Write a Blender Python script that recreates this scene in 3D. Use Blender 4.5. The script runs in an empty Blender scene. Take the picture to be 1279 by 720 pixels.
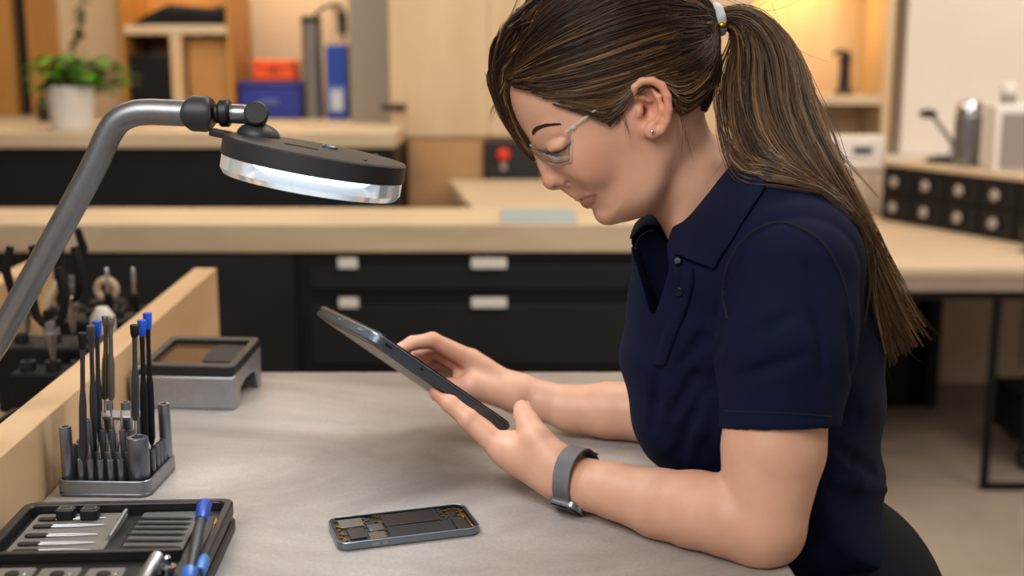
import bpy, bmesh, random
import numpy as np
from math import *
from mathutils import Vector, Matrix, noise as mnoise
from mathutils.bvhtree import BVHTree
random.seed(7); RNG = np.random.default_rng(7)
SC = bpy.context.scene; COL = SC.collection

# ---------------------------------------------------------------- camera
FPX = 1500.0; CAMZ = 1.368; PITCH = radians(10.8)
CPI, SPI = cos(PITCH), sin(PITCH)
cam = bpy.data.cameras.new('camera'); camo = bpy.data.objects.new('camera', cam); COL.objects.link(camo)
camo.location = (0, 0, CAMZ); camo.rotation_euler = (pi/2 - PITCH, 0, 0)
cam.sensor_width = 36; cam.lens = 36*FPX/1279; cam.clip_start = .05
cam.dof.use_dof = True; cam.dof.focus_distance = 1.25; cam.dof.aperture_fstop = 3.2
SC.camera = camo

def ray(u, v):
    b = -(v-360)/FPX
    return Vector(((u-639.5)/FPX, CPI+b*SPI, -SPI+b*CPI))
def P(u, v, Y):
    d = ray(u, v); return Vector((0, 0, CAMZ)) + d*(Y/d.y)
def Pz(u, v, z):
    d = ray(u, v); return Vector((0, 0, CAMZ)) + d*((z-CAMZ)/d.z)
def mpp(u, v, Y):                      # metres per pixel at that point
    return Y/ray(u, v).y/FPX

# ---------------------------------------------------------------- objects
def link(o, parent=None):
    COL.objects.link(o)
    if parent is not None: o.parent = parent
    return o
def tag(o, label=None, cat=None, group=None, kind=None):
    if label: o['label'] = label
    if cat: o['category'] = cat
    if group: o['group'] = group
    if kind: o['kind'] = kind
    return o
def thing(name, label, cat, loc=(0, 0, 0), rz=0, group=None, rot=None):
    o = bpy.data.objects.new(name, None); link(o)
    o.location = loc; o.rotation_euler = rot if rot else (0, 0, rz); o.empty_display_size = .02
    return tag(o, label, cat, group)
def copy_tree(o, parent=None):
    c = o.copy(); COL.objects.link(c)
    if parent is not None: c.parent = parent
    for ch in list(o.children): copy_tree(ch, c)
    return c

class MB:
    """collects shapes in one mesh"""
    def __init__(s): s.v = []; s.f = []
    def add(s, vs, fs, M=None):
        b = len(s.v)
        for v in vs:
            v = Vector(v); s.v.append(M @ v if M is not None else v)
        s.f += [tuple(b+i for i in f) for f in fs]
        return s
    def box(s, lo, hi, M=None):
        x0, y0, z0 = lo; x1, y1, z1 = hi
        return s.add([(x0,y0,z0),(x1,y0,z0),(x1,y1,z0),(x0,y1,z0),(x0,y0,z1),(x1,y0,z1),(x1,y1,z1),(x0,y1,z1)],
            [(0,3,2,1),(4,5,6,7),(0,1,5,4),(1,2,6,5),(2,3,7,6),(3,0,4,7)], M)
    def prism(s, poly, z0, z1, M=None):
        n = len(poly)
        vs = [(x, y, z0) for x, y in poly] + [(x, y, z1) for x, y in poly]
        fs = [tuple(range(n-1, -1, -1)), tuple(range(n, 2*n))] + [(i, (i+1) % n, n+(i+1) % n, n+i) for i in range(n)]
        return s.add(vs, fs, M)
    def rbox(s, cx, cy, w, h, r, z0, z1, M=None, seg=5):
        return s.prism(rrect(cx, cy, w, h, r, seg), z0, z1, M)
    def frame(s, outer, inner, z0, z1, M=None):       # ring between two loops of the same length
        n = len(outer); vs = [(x, y, z0) for x, y in outer]+[(x, y, z1) for x, y in outer]+[(x, y, z0) for x, y in inner]+[(x, y, z1) for x, y in inner]
        fs = []
        for i in range(n):
            j = (i+1) % n
            fs += [(i, j, n+j, n+i), (n+i, n+j, 3*n+j, 3*n+i), (2*n+j, 2*n+i, 3*n+i, 3*n+j), (j, i, 2*n+i, 2*n+j)]
        return s.add(vs, fs, M)
    def lathe(s, prof, n=24, M=None, cap=True):       # prof: (r, z) pairs along the z axis
        vs = []; fs = []
        for r, z in prof:
            for k in range(n):
                a = 2*pi*k/n; vs.append((r*cos(a), r*sin(a), z))
        m = len(prof)
        for i in range(m-1):
            for k in range(n):
                k2 = (k+1) % n
                fs.append((i*n+k, i*n+k2, (i+1)*n+k2, (i+1)*n+k))
        if cap:
            if prof[0][0] > 1e-6: fs.append(tuple(range(n-1, -1, -1)))
            if prof[-1][0] > 1e-6: fs.append(tuple((m-1)*n+k for k in range(n)))
        return s.add(vs, fs, M)
    def tube(s, pts, r, n=12, cap=True, flat=1.0):
        pts = [Vector(p) for p in pts]; m = len(pts)
        rr = r if hasattr(r, '__len__') else [r]*m
        vs = []; fs = []; up = None
        for i, p in enumerate(pts):
            t = (pts[min(i+1, m-1)]-pts[max(i-1, 0)]).normalized()
            if up is None:
                up = Vector((0, 0, 1)) if abs(t.z) < .9 else Vector((0, 1, 0))
            a = t.cross(up).normalized(); b = a.cross(t).normalized(); up = b
            for k in range(n):
                q = 2*pi*k/n; vs.append(p + a*(cos(q)*rr[i]) + b*(sin(q)*rr[i]*flat))
        for i in range(m-1):
            for k in range(n):
                k2 = (k+1) % n; fs.append((i*n+k, i*n+k2, (i+1)*n+k2, (i+1)*n+k))
        if cap: fs += [tuple(range(n-1, -1, -1)), tuple((m-1)*n+k for k in range(n))]
        return s.add(vs, fs)
    def ball(s, c, r, n=16, M=None, sc=(1, 1, 1)):
        prof = [(max(1e-7, r*sin(pi*i/10)), -r*cos(pi*i/10)) for i in range(11)]
        T = Matrix.Translation(c) @ Matrix.Diagonal((*sc, 1))
        return s.lathe(prof, n, (M @ T) if M is not None else T, cap=False)
    def build(s, name, mat, parent=None, bevel=0, smooth=True, seg=2, ang=35, subsurf=0):
        me = bpy.data.meshes.new(name); me.from_pydata([tuple(v) for v in s.v], [], s.f); me.validate(); me.update()
        if mat is not None: me.materials.append(mat)
        if smooth:
            me.polygons.foreach_set('use_smooth', [True]*len(me.polygons)); me.set_sharp_from_angle(angle=radians(ang))
        o = bpy.data.objects.new(name, me); link(o, parent)
        if bevel:
            b = o.modifiers.new('bevel', 'BEVEL'); b.width = bevel; b.segments = seg; b.limit_method = 'ANGLE'; b.angle_limit = radians(40); b.harden_normals = False
        if subsurf:
            m = o.modifiers.new('sub', 'SUBSURF'); m.levels = m.render_levels = subsurf
        return o
def rrect(cx, cy, w, h, r, seg=5):
    out = []
    for qx, qy, a0 in ((1, 1, 0), (-1, 1, 90), (-1, -1, 180), (1, -1, 270)):
        for k in range(seg+1):
            a = radians(a0+90*k/seg); out.append((cx+qx*(w/2-r)+r*cos(a), cy+qy*(h/2-r)+r*sin(a)))
    return out
def look(p0, p1):                      # matrix with origin p0 and z axis towards p1
    d = (Vector(p1)-Vector(p0)).normalized()
    return Matrix.Translation(p0) @ d.to_track_quat('Z', 'Y').to_matrix().to_4x4()
def spline(pts, n):                    # Catmull-Rom through tuples
    a = np.array(pts, float); m = len(a); out = []
    for t in np.linspace(0, m-1, n):
        i = min(int(t), m-2); x = t-i
        p0 = a[max(i-1, 0)]; p1 = a[i]; p2 = a[i+1]; p3 = a[min(i+2, m-1)]
        out.append(.5*((2*p1)+(-p0+p2)*x+(2*p0-5*p1+4*p2-p3)*x*x+(-p0+3*p1-3*p2+p3)*x**3))
    return np.array(out)

# ---------------------------------------------------------------- materials
def lin(h):
    if isinstance(h, str):
        h = h.lstrip('#'); h = [int(h[i:i+2], 16)/255 for i in (0, 2, 4)]
        return tuple(c/12.92 if c <= .04045 else ((c+.055)/1.055)**2.4 for c in h)
    return h
def mat(name, col, rough=.5, metal=0, var=0, vscale=20, bump=0, bscale=200, spec=.5, emit=None, es=0, trans=0, coat=0, ior=1.45):
    m = bpy.data.materials.new(name); m.use_nodes = True; nt = m.node_tree; b = nt.nodes['Principled BSDF']
    c = lin(col); b.inputs['Base Color'].default_value = (*c, 1); b.inputs['Roughness'].default_value = rough
    b.inputs['Metallic'].default_value = metal; b.inputs['Specular IOR Level'].default_value = spec
    b.inputs['IOR'].default_value = ior
    if trans: b.inputs['Transmission Weight'].default_value = trans
    if coat: b.inputs['Coat Weight'].default_value = coat
    if emit: b.inputs['Emission Color'].default_value = (*lin(emit), 1); b.inputs['Emission Strength'].default_value = es
    if var or bump:
        tc = nt.nodes.new('ShaderNodeTexCoord')
    if var:
        n = nt.nodes.new('ShaderNodeTexNoise'); n.inputs['Scale'].default_value = vscale; n.inputs['Detail'].default_value = 5
        nt.links.new(tc.outputs['Object'], n.inputs['Vector'])
        r = nt.nodes.new('ShaderNodeValToRGB'); r.color_ramp.elements[0].position = .3; r.color_ramp.elements[1].position = .7
        r.color_ramp.elements[0].color = (*[x*(1-var) for x in c], 1); r.color_ramp.elements[1].color = (*[min(1, x*(1+var)) for x in c], 1)
        nt.links.new(n.outputs['Fac'], r.inputs['Fac']); nt.links.new(r.outputs['Color'], b.inputs['Base Color'])
    if bump:
        n2 = nt.nodes.new('ShaderNodeTexNoise'); n2.inputs['Scale'].default_value = bscale; n2.inputs['Detail'].default_value = 4
        nt.links.new(tc.outputs['Object'], n2.inputs['Vector'])
        bp = nt.nodes.new('ShaderNodeBump'); bp.inputs['Strength'].default_value = bump; bp.inputs['Distance'].default_value = .002
        nt.links.new(n2.outputs['Fac'], bp.inputs['Height']); nt.links.new(bp.outputs['Normal'], b.inputs['Normal'])
    return m
def wood(name, a, b_, scale=(3, 30, 30), rough=.5, detail=6):
    m = bpy.data.materials.new(name); m.use_nodes = True; nt = m.node_tree; b = nt.nodes['Principled BSDF']
    tc = nt.nodes.new('ShaderNodeTexCoord'); mp = nt.nodes.new('ShaderNodeMapping'); mp.inputs['Scale'].default_value = scale
    n = nt.nodes.new('ShaderNodeTexNoise'); n.inputs['Scale'].default_value = 1; n.inputs['Detail'].default_value = detail; n.inputs['Distortion'].default_value = .6
    r = nt.nodes.new('ShaderNodeValToRGB'); r.color_ramp.elements[0].position = .3; r.color_ramp.elements[1].position = .7
    r.color_ramp.elements[0].color = (*lin(a), 1); r.color_ramp.elements[1].color = (*lin(b_), 1)
    nt.links.new(tc.outputs['Object'], mp.inputs['Vector']); nt.links.new(mp.outputs['Vector'], n.inputs['Vector'])
    nt.links.new(n.outputs['Fac'], r.inputs['Fac']); nt.links.new(r.outputs['Color'], b.inputs['Base Color'])
    b.inputs['Roughness'].default_value = rough
    bp = nt.nodes.new('ShaderNodeBump'); bp.inputs['Strength'].default_value = .15; bp.inputs['Distance'].default_value = .001
    nt.links.new(n.outputs['Fac'], bp.inputs['Height']); nt.links.new(bp.outputs['Normal'], b.inputs['Normal'])
    return m
def concrete(name, dark, mid, light, rough=.42, sc=1.0):
    m = bpy.data.materials.new(name); m.use_nodes = True; nt = m.node_tree; b = nt.nodes['Principled BSDF']
    tc = nt.nodes.new('ShaderNodeTexCoord'); mp = nt.nodes.new('ShaderNodeMapping'); mp.inputs['Scale'].default_value = (2.2*sc, 3.9*sc, 4*sc)
    n = nt.nodes.new('ShaderNodeTexNoise'); n.inputs['Scale'].default_value = 1; n.inputs['Detail'].default_value = 9; n.inputs['Roughness'].default_value = .62; n.inputs['Distortion'].default_value = .8
    r = nt.nodes.new('ShaderNodeValToRGB'); e = r.color_ramp.elements
    e[0].position = .29; e[0].color = (*lin(dark), 1); e[1].position = .73; e[1].color = (*lin(light), 1)
    k = e.new(.5); k.color = (*lin(mid), 1)
    f = nt.nodes.new('ShaderNodeTexNoise'); f.inputs['Scale'].default_value = 260; f.inputs['Detail'].default_value = 3
    mx = nt.nodes.new('ShaderNodeMix'); mx.data_type = 'RGBA'; mx.blend_type = 'OVERLAY'; mx.inputs[0].default_value = .22
    nt.links.new(tc.outputs['Object'], mp.inputs['Vector']); nt.links.new(mp.outputs['Vector'], n.inputs['Vector']); nt.links.new(tc.outputs['Object'], f.inputs['Vector'])
    nt.links.new(n.outputs['Fac'], r.inputs['Fac']); nt.links.new(r.outputs['Color'], mx.inputs[6]); nt.links.new(f.outputs['Fac'], mx.inputs[7])
    nt.links.new(mx.outputs[2], b.inputs['Base Color'])
    rr = nt.nodes.new('ShaderNodeMapRange'); rr.inputs['To Min'].default_value = rough-.1; rr.inputs['To Max'].default_value = rough+.15
    nt.links.new(n.outputs['Fac'], rr.inputs['Value']); nt.links.new(rr.outputs['Result'], b.inputs['Roughness'])
    bp = nt.nodes.new('ShaderNodeBump'); bp.inputs['Strength'].default_value = .12; bp.inputs['Distance'].default_value = .001
    nt.links.new(f.outputs['Fac'], bp.inputs['Height']); nt.links.new(bp.outputs['Normal'], b.inputs['Normal'])
    return m
M = dict(
    birch=wood('birch', '#b7a083', '#c8b496', (2.5, 14, 14)),
    birch_y=wood('birch_y', '#b8946c', '#cbaa82', (14, 2.5, 14)),
    birch_z=wood('birch_z', '#bda07c', '#cab08e', (9, 9, 1.4)),
    ply=wood('ply', '#a67c50', '#b58c60', (1.5, 9, 9)),
    amber=wood('amber', '#9a6a2e', '#b27f3c', (9, 9, 1.5)),
    pale=wood('pale', '#b59e82', '#c5b094', (2, 12, 12)),
    bench=concrete('bench_top', '#6c6562', '#948c87', '#b4ada7'),
    floor=concrete('floor', '#7f7062', '#97887a', '#a99a8a', .5, .35),
    black=mat('black_cabinet', '#131314', .5, spec=.35, var=.15, vscale=8),
    black2=mat('black_drawer', '#1a1b1c', .45, spec=.35, var=.12, vscale=8),
    plastic=mat('black_plastic', '#17171a', .42, bump=.15, bscale=900),
    plastic2=mat('charcoal_plastic', '#2c2c30', .45, bump=.1, bscale=700),
    rubber=mat('rubber', '#0d0d0f', .6, spec=.25),
    steel=mat('steel', '#a4a6ab', .34, .9, var=.12, vscale=60),
    brush=mat('brushed_aluminium', '#a2a4a9', .42, .85, var=.06, vscale=90),
    gun=mat('gunmetal', '#8b8e95', .3, .85, var=.1, vscale=80),
    gun2=mat('dark_gunmetal', '#72757c', .33, .8, var=.1, vscale=80),
    chrome=mat('chrome', '#c9ccd2', .15, 1),
    blue=mat('blue_plastic', '#143f9c', .38),
    bluebox=mat('blue_box', '#1f2f86', .5),
    orange=mat('orange_box', '#e0521c', .5),
    arm=mat('arm_metal', '#85878c', .4, .85, var=.06, vscale=90),
    knob=mat('knob', '#a0978f', .5),
    white=mat('white_paint', '#d8d2ca', .5),
    wall=mat('plaster', '#c9b69c', .8, var=.05, vscale=3),
    wallw=mat('white_plaster', '#d8cec2', .8, var=.04, vscale=2),
    gold=mat('gold_contact', '#c99a45', .3, 1),
    pcb=mat('circuit_board', '#17191a', .5, var=.6, vscale=260),
    chip=mat('chip_shield', '#6d6a66', .4, .6, var=.15, vscale=300),
    battery=mat('battery', '#26262a', .38, var=.15, vscale=30),
    leaf=mat('leaf', '#4d8a1e', .45, var=.35, vscale=30),
    leafd=mat('dark_leaf', '#2c3d17', .5, var=.3, vscale=30),
    beige=mat('beige_panel', '#c0ab95', .7, var=.06, vscale=4),
    foam=mat('grey_tray', '#69645d', .55, var=.12, vscale=40),
    slot=mat('slot_black', '#0c0c0d', .6),
    red=mat('red_plug', '#c93018', .45),
    greycyl=mat('grey_tube', '#7d7a74', .4, .5),
    mutedgrey=mat('grey_panel', '#8d8479', .7),
)
# ================================================================ setting
def struct(name, mb, m, **k):
    o = mb.build(name, m, None, **k); o['kind'] = 'structure'; return o
struct('floor', MB().box((-4, -1.5, -.05), (4.5, 5.6, 0)), M['floor'])
struct('wall_back', MB().box((-4, 5.5, 0), (4.5, 5.6, 3.0)), M['wall'])
struct('wall_left', MB().box((-4.1, -1.5, 0), (-4.0, 5.6, 3.0)), M['wall'])
struct('wall_side', MB().box((4.5, -1.5, 0), (4.6, 5.6, 3.0)), M['wall'])
struct('ceiling', MB().box((-4, -1.5, 3.0), (4.5, 5.6, 3.05)), mat('ceiling_paint', '#cfc6ba', .9))

# ---- mid counter: light wood worktop over black cabinets
WT = .933
o = MB().box((-2.2, 3.2, WT-.078), (.95, 3.555, WT)).build('worktop', M['birch'], None, bevel=.004)
tag(o, 'long pale wood worktop over the black drawers behind the workbench', 'worktop')
def pxx(u, Y): return P(u, 390, Y).x
x0, x1, x2 = pxx(75, 3.2), pxx(373, 3.2), .94
t = thing('base_cabinet', 'plain black base cabinet with one flat door under the pale worktop', 'cabinet', ((x0+x1)/2, 3.38, 0))
w = (x1-x0)/2
MB().box((-w, -.15, .06), (w, .17, WT-.08)).build('body', M['black'], t, bevel=.002)
MB().box((-w+.01, -.175, .07), (w-.012, -.152, WT-.085)).build('door', M['black2'], t, bevel=.002)
MB().box((-w+.02, -.12, 0), (w-.02, .15, .058)).build('plinth', M['black'], t)
t = thing('drawer_cabinet', 'wide black drawer cabinet with small silver pulls under the pale worktop', 'cabinet', ((x1+x2)/2, 3.38, 0))
w = (x2-x1)/2-.002
MB().box((-w, -.15, .06), (w, .17, WT-.08)).build('body', M['black'], t, bevel=.002)
MB().box((-w+.02, -.12, 0), (w-.02, .15, .058)).build('plinth', M['black'], t)
def zz(v): return P(500, v, 3.205).z
ox = (x1+x2)/2
for va, vb in ((333, 362), (382, 455), (475, 560)):
    d = MB().box((-w+.03, -.172, zz(vb)), (w-.03, -.152, zz(va))).build('drawer', M['black2'], t, bevel=.002)
    if va < 470:
        for ua, ub in ((424, 448), (589, 633)):
            xa, xb = pxx(ua, 3.2)-ox, pxx(ub, 3.2)-ox; zt = zz(va)
            MB().box((xa, -.185, zt-.004), (xb, -.156, zt+.004)).box((xa, -.187, zt-.004), (xb, -.183, zt+.024)).build('pull', M['white'], d, bevel=.0015)
o = MB().box((-.2, 0, 0), (.2, .001, .001)) if 0 else None
a, b = Pz(624, 278, WT+.002), Pz(716, 262, WT+.002)
o = MB().rbox((a.x+b.x)/2, (a.y+b.y)/2, b.x-a.x, b.y-a.y, .01, WT+.0003, WT+.004).build('cutting_mat', mat('mat_blue', '#8fa0a3', .4), None, bevel=.001)
tag(o, 'thin grey blue sheet lying on the pale worktop below her chin', 'mat')

# ---- rear bar at the back left
BT = 1.119; bx1 = P(493, 170, 4.2).x
t = thing('bar_counter', 'raised pale wood counter with black front holding the potted plant', 'counter', (0, 4.2, 0))
MB().box((-3.2, 0, BT-.056), (bx1, 1.25, BT)).build('countertop', M['birch'], t, bevel=.004)
MB().box((-3.2, .03, 0), (bx1-.004, 1.2, BT-.057)).build('front_panel', M['black'], t, bevel=.002)

# ---- plywood partition + cabinet
xa, xb = P(487, 100, 4.6).x, P(662, 100, 4.6).x
zb = P(500, 171, 4.6).z
o = MB().box((xa, 4.6, zb), (P(610, 100, 4.6).x, 4.63, 2.6)).box((P(610.6, 100, 4.6).x, 4.6, zb), (.90, 4.63, 2.6)).build('partition', M['birch_z'], None, bevel=.002)
o.name = 'wall_middle'; o['kind'] = 'structure'
t = thing('plywood_cabinet', 'orange brown plywood cabinet below the pale partition', 'cabinet', (0, 4.62, 0))
xc = P(605, 200, 4.62).x
MB().box((-.402, .0, 0), (xc, .5, zb-.004)).build('body', M['ply'], t, bevel=.003)
MB().box((-.398, -.018, .05), (xc-.006, -.001, zb-.012)).build('door', M['ply'], t, bevel=.003)
MB().box((xc+.002, .0, 0), (.90, .5, zb-.004)).build('side_cabinet', M['ply'], t, bevel=.003)
t = thing('side_table', 'pale wood table top behind the worktop, in front of the plywood cabinet', 'table', (0, 0, 0))
pa, pb, pc = Pz(590, 258, .919), Pz(560, 226, .919), None
MB().prism([(pa.x, pa.y-.02), (.93, pa.y-.02), (.93, 4.55), (pb.x, 4.55)], .88, .919).build('tabletop', M['pale'], t, bevel=.003)
for lx, ly in ((pa.x+.1, pa.y+.05), (.86, pa.y+.05), (.86, 4.45), (pb.x+.1, 4.45)):
    MB().box((lx-.02, ly-.02, 0), (lx+.02, ly+.02, .88)).build('leg', M['black'], t, bevel=.002)
# socket panel with red plug
t = thing('socket_panel', 'black wall panel with a red plug behind her hair', 'socket panel', P(640, 200, 4.6))
xa, xb = P(606, 200, 4.6).x, P(676, 200, 4.6).x; cx = t.location.x; cz = t.location.z
MB().box((xa-cx, -.03, P(0, 225, 4.6).z-cz), (xb-cx, -.0, P(0, 176, 4.6).z-cz)).build('plate', M['plastic'], t, bevel=.004)
q = P(629, 193, 4.57)
MB().lathe([(.024, 0), (.026, .02), (.02, .035), (.012, .04)], 20, Matrix.Translation((q.x-cx, -.031, q.z-cz)) @ Matrix.Rotation(pi/2, 4, 'X')).build('plug', M['red'], t)
MB().box((q.x-cx-.012, -.05, q.z-cz-.06), (q.x-cx+.012, -.031, q.z-cz-.028)).build('clip', M['mutedgrey'], t, bevel=.003)
# handle on the partition edge
t = thing('door_handle', 'small black lever handle on the pale partition beside the grey pillar', 'handle', P(494, 134, 4.5995))
MB().lathe([(.014, 0), (.014, .02)], 16, Matrix.Rotation(pi/2, 4, 'X') @ Matrix.Translation((.01, 0, .0))).build('rose', M['plastic'], t)
MB().box((-.05, -.035, -.012), (.045, -.02, .012)).build('lever', M['plastic'], t, bevel=.005)
# grey pillar
xa, xb = P(437, 100, 4.9).x, P(488, 100, 4.9).x
o = MB().box((xa, 4.9, BT), (xb, 5.2, 2.8)).build('trim_1', M['mutedgrey'], None, bevel=.004); o['kind'] = 'structure'
# wood wall cladding at left
def YX(u, Y=5.45): return P(u, 90, Y).x
for i, (ua, ub, m_) in enumerate(((-60, 22, 'amber'), (40, 80, 'amber'), (80, 152, 'birch_z'), (289, 303, 'ply'))):
    o = MB().box((YX(ua), 5.42, BT+.001), (YX(ub), 5.498, 2.9)).build('trim_%d' % (i+2), M[m_], None, bevel=.003); o['kind'] = 'structure'
o = MB().box((YX(22)+.001, 5.47, BT+.001), (YX(40)-.001, 5.498, 2.9)).build('trim_6', M['slot'], None); o['kind'] = 'structure'  # black strip standing in for the shade inside the gap
# shelf unit on the bar
Ys = 5.05
t = thing('shelf_unit', 'warm lit wooden pigeonhole shelf standing behind the potted plant', 'shelf', (0, Ys, BT))
def sx(u): return P(u, 90, Ys).x
def sz(v): return P(200, v, Ys).z-BT
MB().box((sx(151), .0, 0), (sx(157), .36, .9)).build('side_panel', M['amber'], t, bevel=.002)
MB().box((sx(285), .0, 0), (sx(291), .36, .9)).build('side_panel', M['amber'], t, bevel=.002)
MB().box((sx(157)+.001, .005, sz(43)), (sx(285)-.001, .35, sz(31))).build('shelf', M['birch'], t, bevel=.002)
MB().box((sx(213), .01, 0), (sx(227), .35, sz(43)-.001)).build('divider', M['birch_z'], t, bevel=.002)
MB().box((sx(157)+.001, .35, 0), (sx(285)-.001, .36, .9)).build('back_panel', M['amber'], t)
MB().box((sx(151), .0, .9), (sx(291), .36, .925)).build('top_panel', M['amber'], t, bevel=.002)
sh = sz(31)+BT
o = MB(); 
o.prism([(sx(160), 0), (sx(284), 0), (sx(284), .085), (sx(262), .07), (sx(210), .085), (sx(185), .05)], 0, .2, Matrix.Translation((0, Ys+.24, sh+.0005)) @ Matrix.Rotation(pi/2, 4, 'X'))
o = o.build('equipment_bag', M['rubber'], None, bevel=.02, seg=3); tag(o, 'low black bag lying on the upper board of the pigeonhole shelf', 'bag')
t = thing('storage_crate', 'black crate inside the pigeonhole behind the green leaves', 'crate', ((sx(158)+sx(212))/2, Ys+.17, BT+.0005))
MB().box((-.085, -.14, 0), (.085, .14, sz(72))).build('body', M['rubber'], t, bevel=.006)
MB().box((-.088, -.145, sz(72)), (.088, .145, sz(72)+.012)).build('lid', M['plastic'], t, bevel=.004)
o = MB().box((sx(231), Ys+.06, BT+.0005), (sx(283), Ys+.3, BT+sz(48))).build('cardboard_box', mat('card', '#a77a45', .8, var=.06), None, bevel=.004)
tag(o, 'plain brown cardboard box filling the pigeonhole next to the orange case', 'box')
# potted plant
Yp = 4.33; c = Pz(118, 158, BT)
c = Vector((c.x, Yp, BT+.0005))
t = thing('potted_plant', 'leafy green plant in a white pot on the raised counter', 'plant', c)
mp_ = mpp(118, 140, Yp)
MB().lathe([(22*mp_, 0), (24*mp_, .003), (29.5*mp_, 52*mp_), (29*mp_, 54*mp_), (26*mp_, 53*mp_), (25*mp_, 46*mp_)], 32).build('pot', M['white'], t)
MB().lathe([(.001, 45*mp_), (25*mp_, 46*mp_)], 24).build('soil', mat('soil', '#2a1d14', .9), t)
fo = MB(); st = MB()
def leafmesh(mb, base, tip, wd, droop=.3):
    base, tip = Vector(base), Vector(tip); d = tip-base; side = d.cross(Vector((0, 0, 1)));
    side = side.normalized() if side.length > 1e-6 else Vector((1, 0, 0))
    up = side.cross(d).normalized(); L = d.length; vs = []; fs = []
    for i in range(7):
        s = i/6; wdt = wd*sin(pi*min(1, s*.95+.03))**.8
        p = base+d*s - Vector((0, 0, 1))*droop*L*s*s
        vs += [p-side*wdt+up*wdt*.3, p, p+side*wdt+up*wdt*.3]
    for i in range(6):
        k = 3*i; fs += [(k, k+1, k+4, k+3), (k+1, k+2, k+5, k+4)]
    mb.add(vs, fs)
for k in range(120):
    a = random.uniform(0, 2*pi); e = random.uniform(.0, 1.3); r = random.uniform(.05, .145)
    b0 = Vector((cos(a)*cos(e)*r*1.15+.02, sin(a)*cos(e)*r*.8, 50*mp_+sin(e)*r*.85))
    dr = Vector((cos(a+random.uniform(-.6, .6)), sin(a+random.uniform(-.6, .6)), random.uniform(-.1, .5)))
    leafmesh(fo, b0, b0+dr*random.uniform(.05, .085), random.uniform(.020, .034))
    st.tube([(0, 0, 44*mp_), b0*.6+Vector((0, 0, .03)), b0], .0012, 4)
fo.build('foliage', M['leaf'], t); st.build('stems', M['leafd'], t)
# trailing vine
t = thing('trailing_vine', 'dark thin vine hanging down the wooden wall past the white pot', 'plant', P(58, 148, 4.9)); L0 = t.location.copy(); t.location.z = BT+.0005
L0 = t.location.copy()
MB().lathe([(.03, 0), (.035, .05), (.03, .05)], 16).build('pot', M['plastic'], t)
pts = [P(62, 145, 4.9)-L0, P(75, 110, 4.88)-L0, P(90, 70, 4.9)-L0, P(100, 30, 4.9)-L0, P(104, -20, 4.95)-L0]
pts[0] = Vector((0, 0, .04))
MB().tube([tuple(q) for q in spline(pts, 20)], .004, 6).build('stem', M['leafd'], t)
fo = MB()
for k in range(34):
    q = Vector(spline(pts, 40)[min(39, 2+k)]); d = Vector((random.uniform(-1, .6), random.uniform(-.6, .6), random.uniform(-.7, .2))).normalized()
    leafmesh(fo, q, q+d*random.uniform(.03, .06), .014)
for k in range(14):
    q = P(58+random.uniform(-6, 8), 118+random.uniform(-12, 12), 4.88)-L0; d = Vector((random.uniform(-1, 1), random.uniform(-.6, .6), random.uniform(-1, .3))).normalized()
    leafmesh(fo, q, q+d*.05, .016)
fo.build('leaves', M['leafd'], t)
# boxes on the bar
def onbar(name, label, cat, ua, ub, va, Y, m, depth=.2, z0=None, bev=.006):
    z0 = (BT if z0 is None else z0)+.0005
    a, b = P(ua, va, Y), P(ub, va, Y)
    o = MB().box((a.x, Y, z0), (b.x, Y+depth, a.z)).build(name, m, None, bevel=bev); return tag(o, label, cat)
t = thing('storage_box', 'dark blue lidded box on the raised counter under the orange case', 'box', (P(337, 120, 5.1).x, 5.1, BT+.0005))
hw = (P(376, 120, 5.1).x-P(299, 120, 5.1).x)/2; hz = P(337, 103, 5.1).z-BT
MB().box((-hw, 0, 0), (hw, .25, hz-.02)).build('body', M['bluebox'], t, bevel=.008)
MB().box((-hw-.004, -.006, hz-.019), (hw+.004, .256, hz)).build('lid', M['bluebox'], t, bevel=.006)
MB().box((-.04, -.0125, hz*.5-.02), (.04, -.0005, hz*.5+.01)).build('plate', mat('dim_label', '#4b5596', .5), t, bevel=.003)
t = thing('carry_case', 'small orange case sitting on top of the dark blue box', 'case', (P(341, 90, 5.15).x, 5.15, BT+hz+.001))
hw = (P(368, 120, 5.15).x-P(314, 120, 5.15).x)/2; h2 = P(337, 75, 5.15).z-BT-hz
MB().box((-hw, 0, 0), (hw, .17, h2*.6)).build('base', M['orange'], t, bevel=.012, seg=3)
MB().box((-hw, 0, h2*.6+.001), (hw, .17, h2)).build('lid', M['orange'], t, bevel=.012, seg=3)
MB().box((-.02, -.012, h2*.48), (.02, -.001, h2*.72)).build('latch', mat('dark_orange', '#a83a12', .5), t, bevel=.003)
t = thing('tall_canister', 'tall grey tube standing between the blue box and the blue pack', 'canister', (P(388, 90, 5.1).x, 5.15, BT+.0005))
rr = 12.5*mpp(388, 90, 5.1); hh = P(388, 20, 5.15).z-BT
MB().lathe([(rr, 0), (rr, hh*.93), (rr*.96, hh*.935)], 28).build('body', M['greycyl'], t)
MB().lathe([(rr*1.04, hh*.936), (rr*1.04, hh*.985), (rr*.9, hh)], 28).build('cap', M['plastic'], t)
t = thing('blue_pack', 'slim bright blue pack with a pale label beside the grey pillar', 'pack', (P(420, 90, 5.05).x, 5.05, BT+.0005))
hw = 13*mpp(420, 90, 5.05); hh = P(420, 56, 5.05).z-BT
MB().box((-hw, 0, 0), (hw, .14, hh)).build('body', M['blue'], t, bevel=.005)
MB().box((-hw*.62, -.003, hh*.12), (hw*.62, -.0005, hh*.4)).build('label', mat('pack_label', '#b9c2d2', .5), t)
MB().box((-hw*.9, -.003, hh*.42), (hw*.9, -.0005, hh*.44)).build('stripe', mat('pack_stripe', '#8ba4d4', .5), t)
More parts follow.
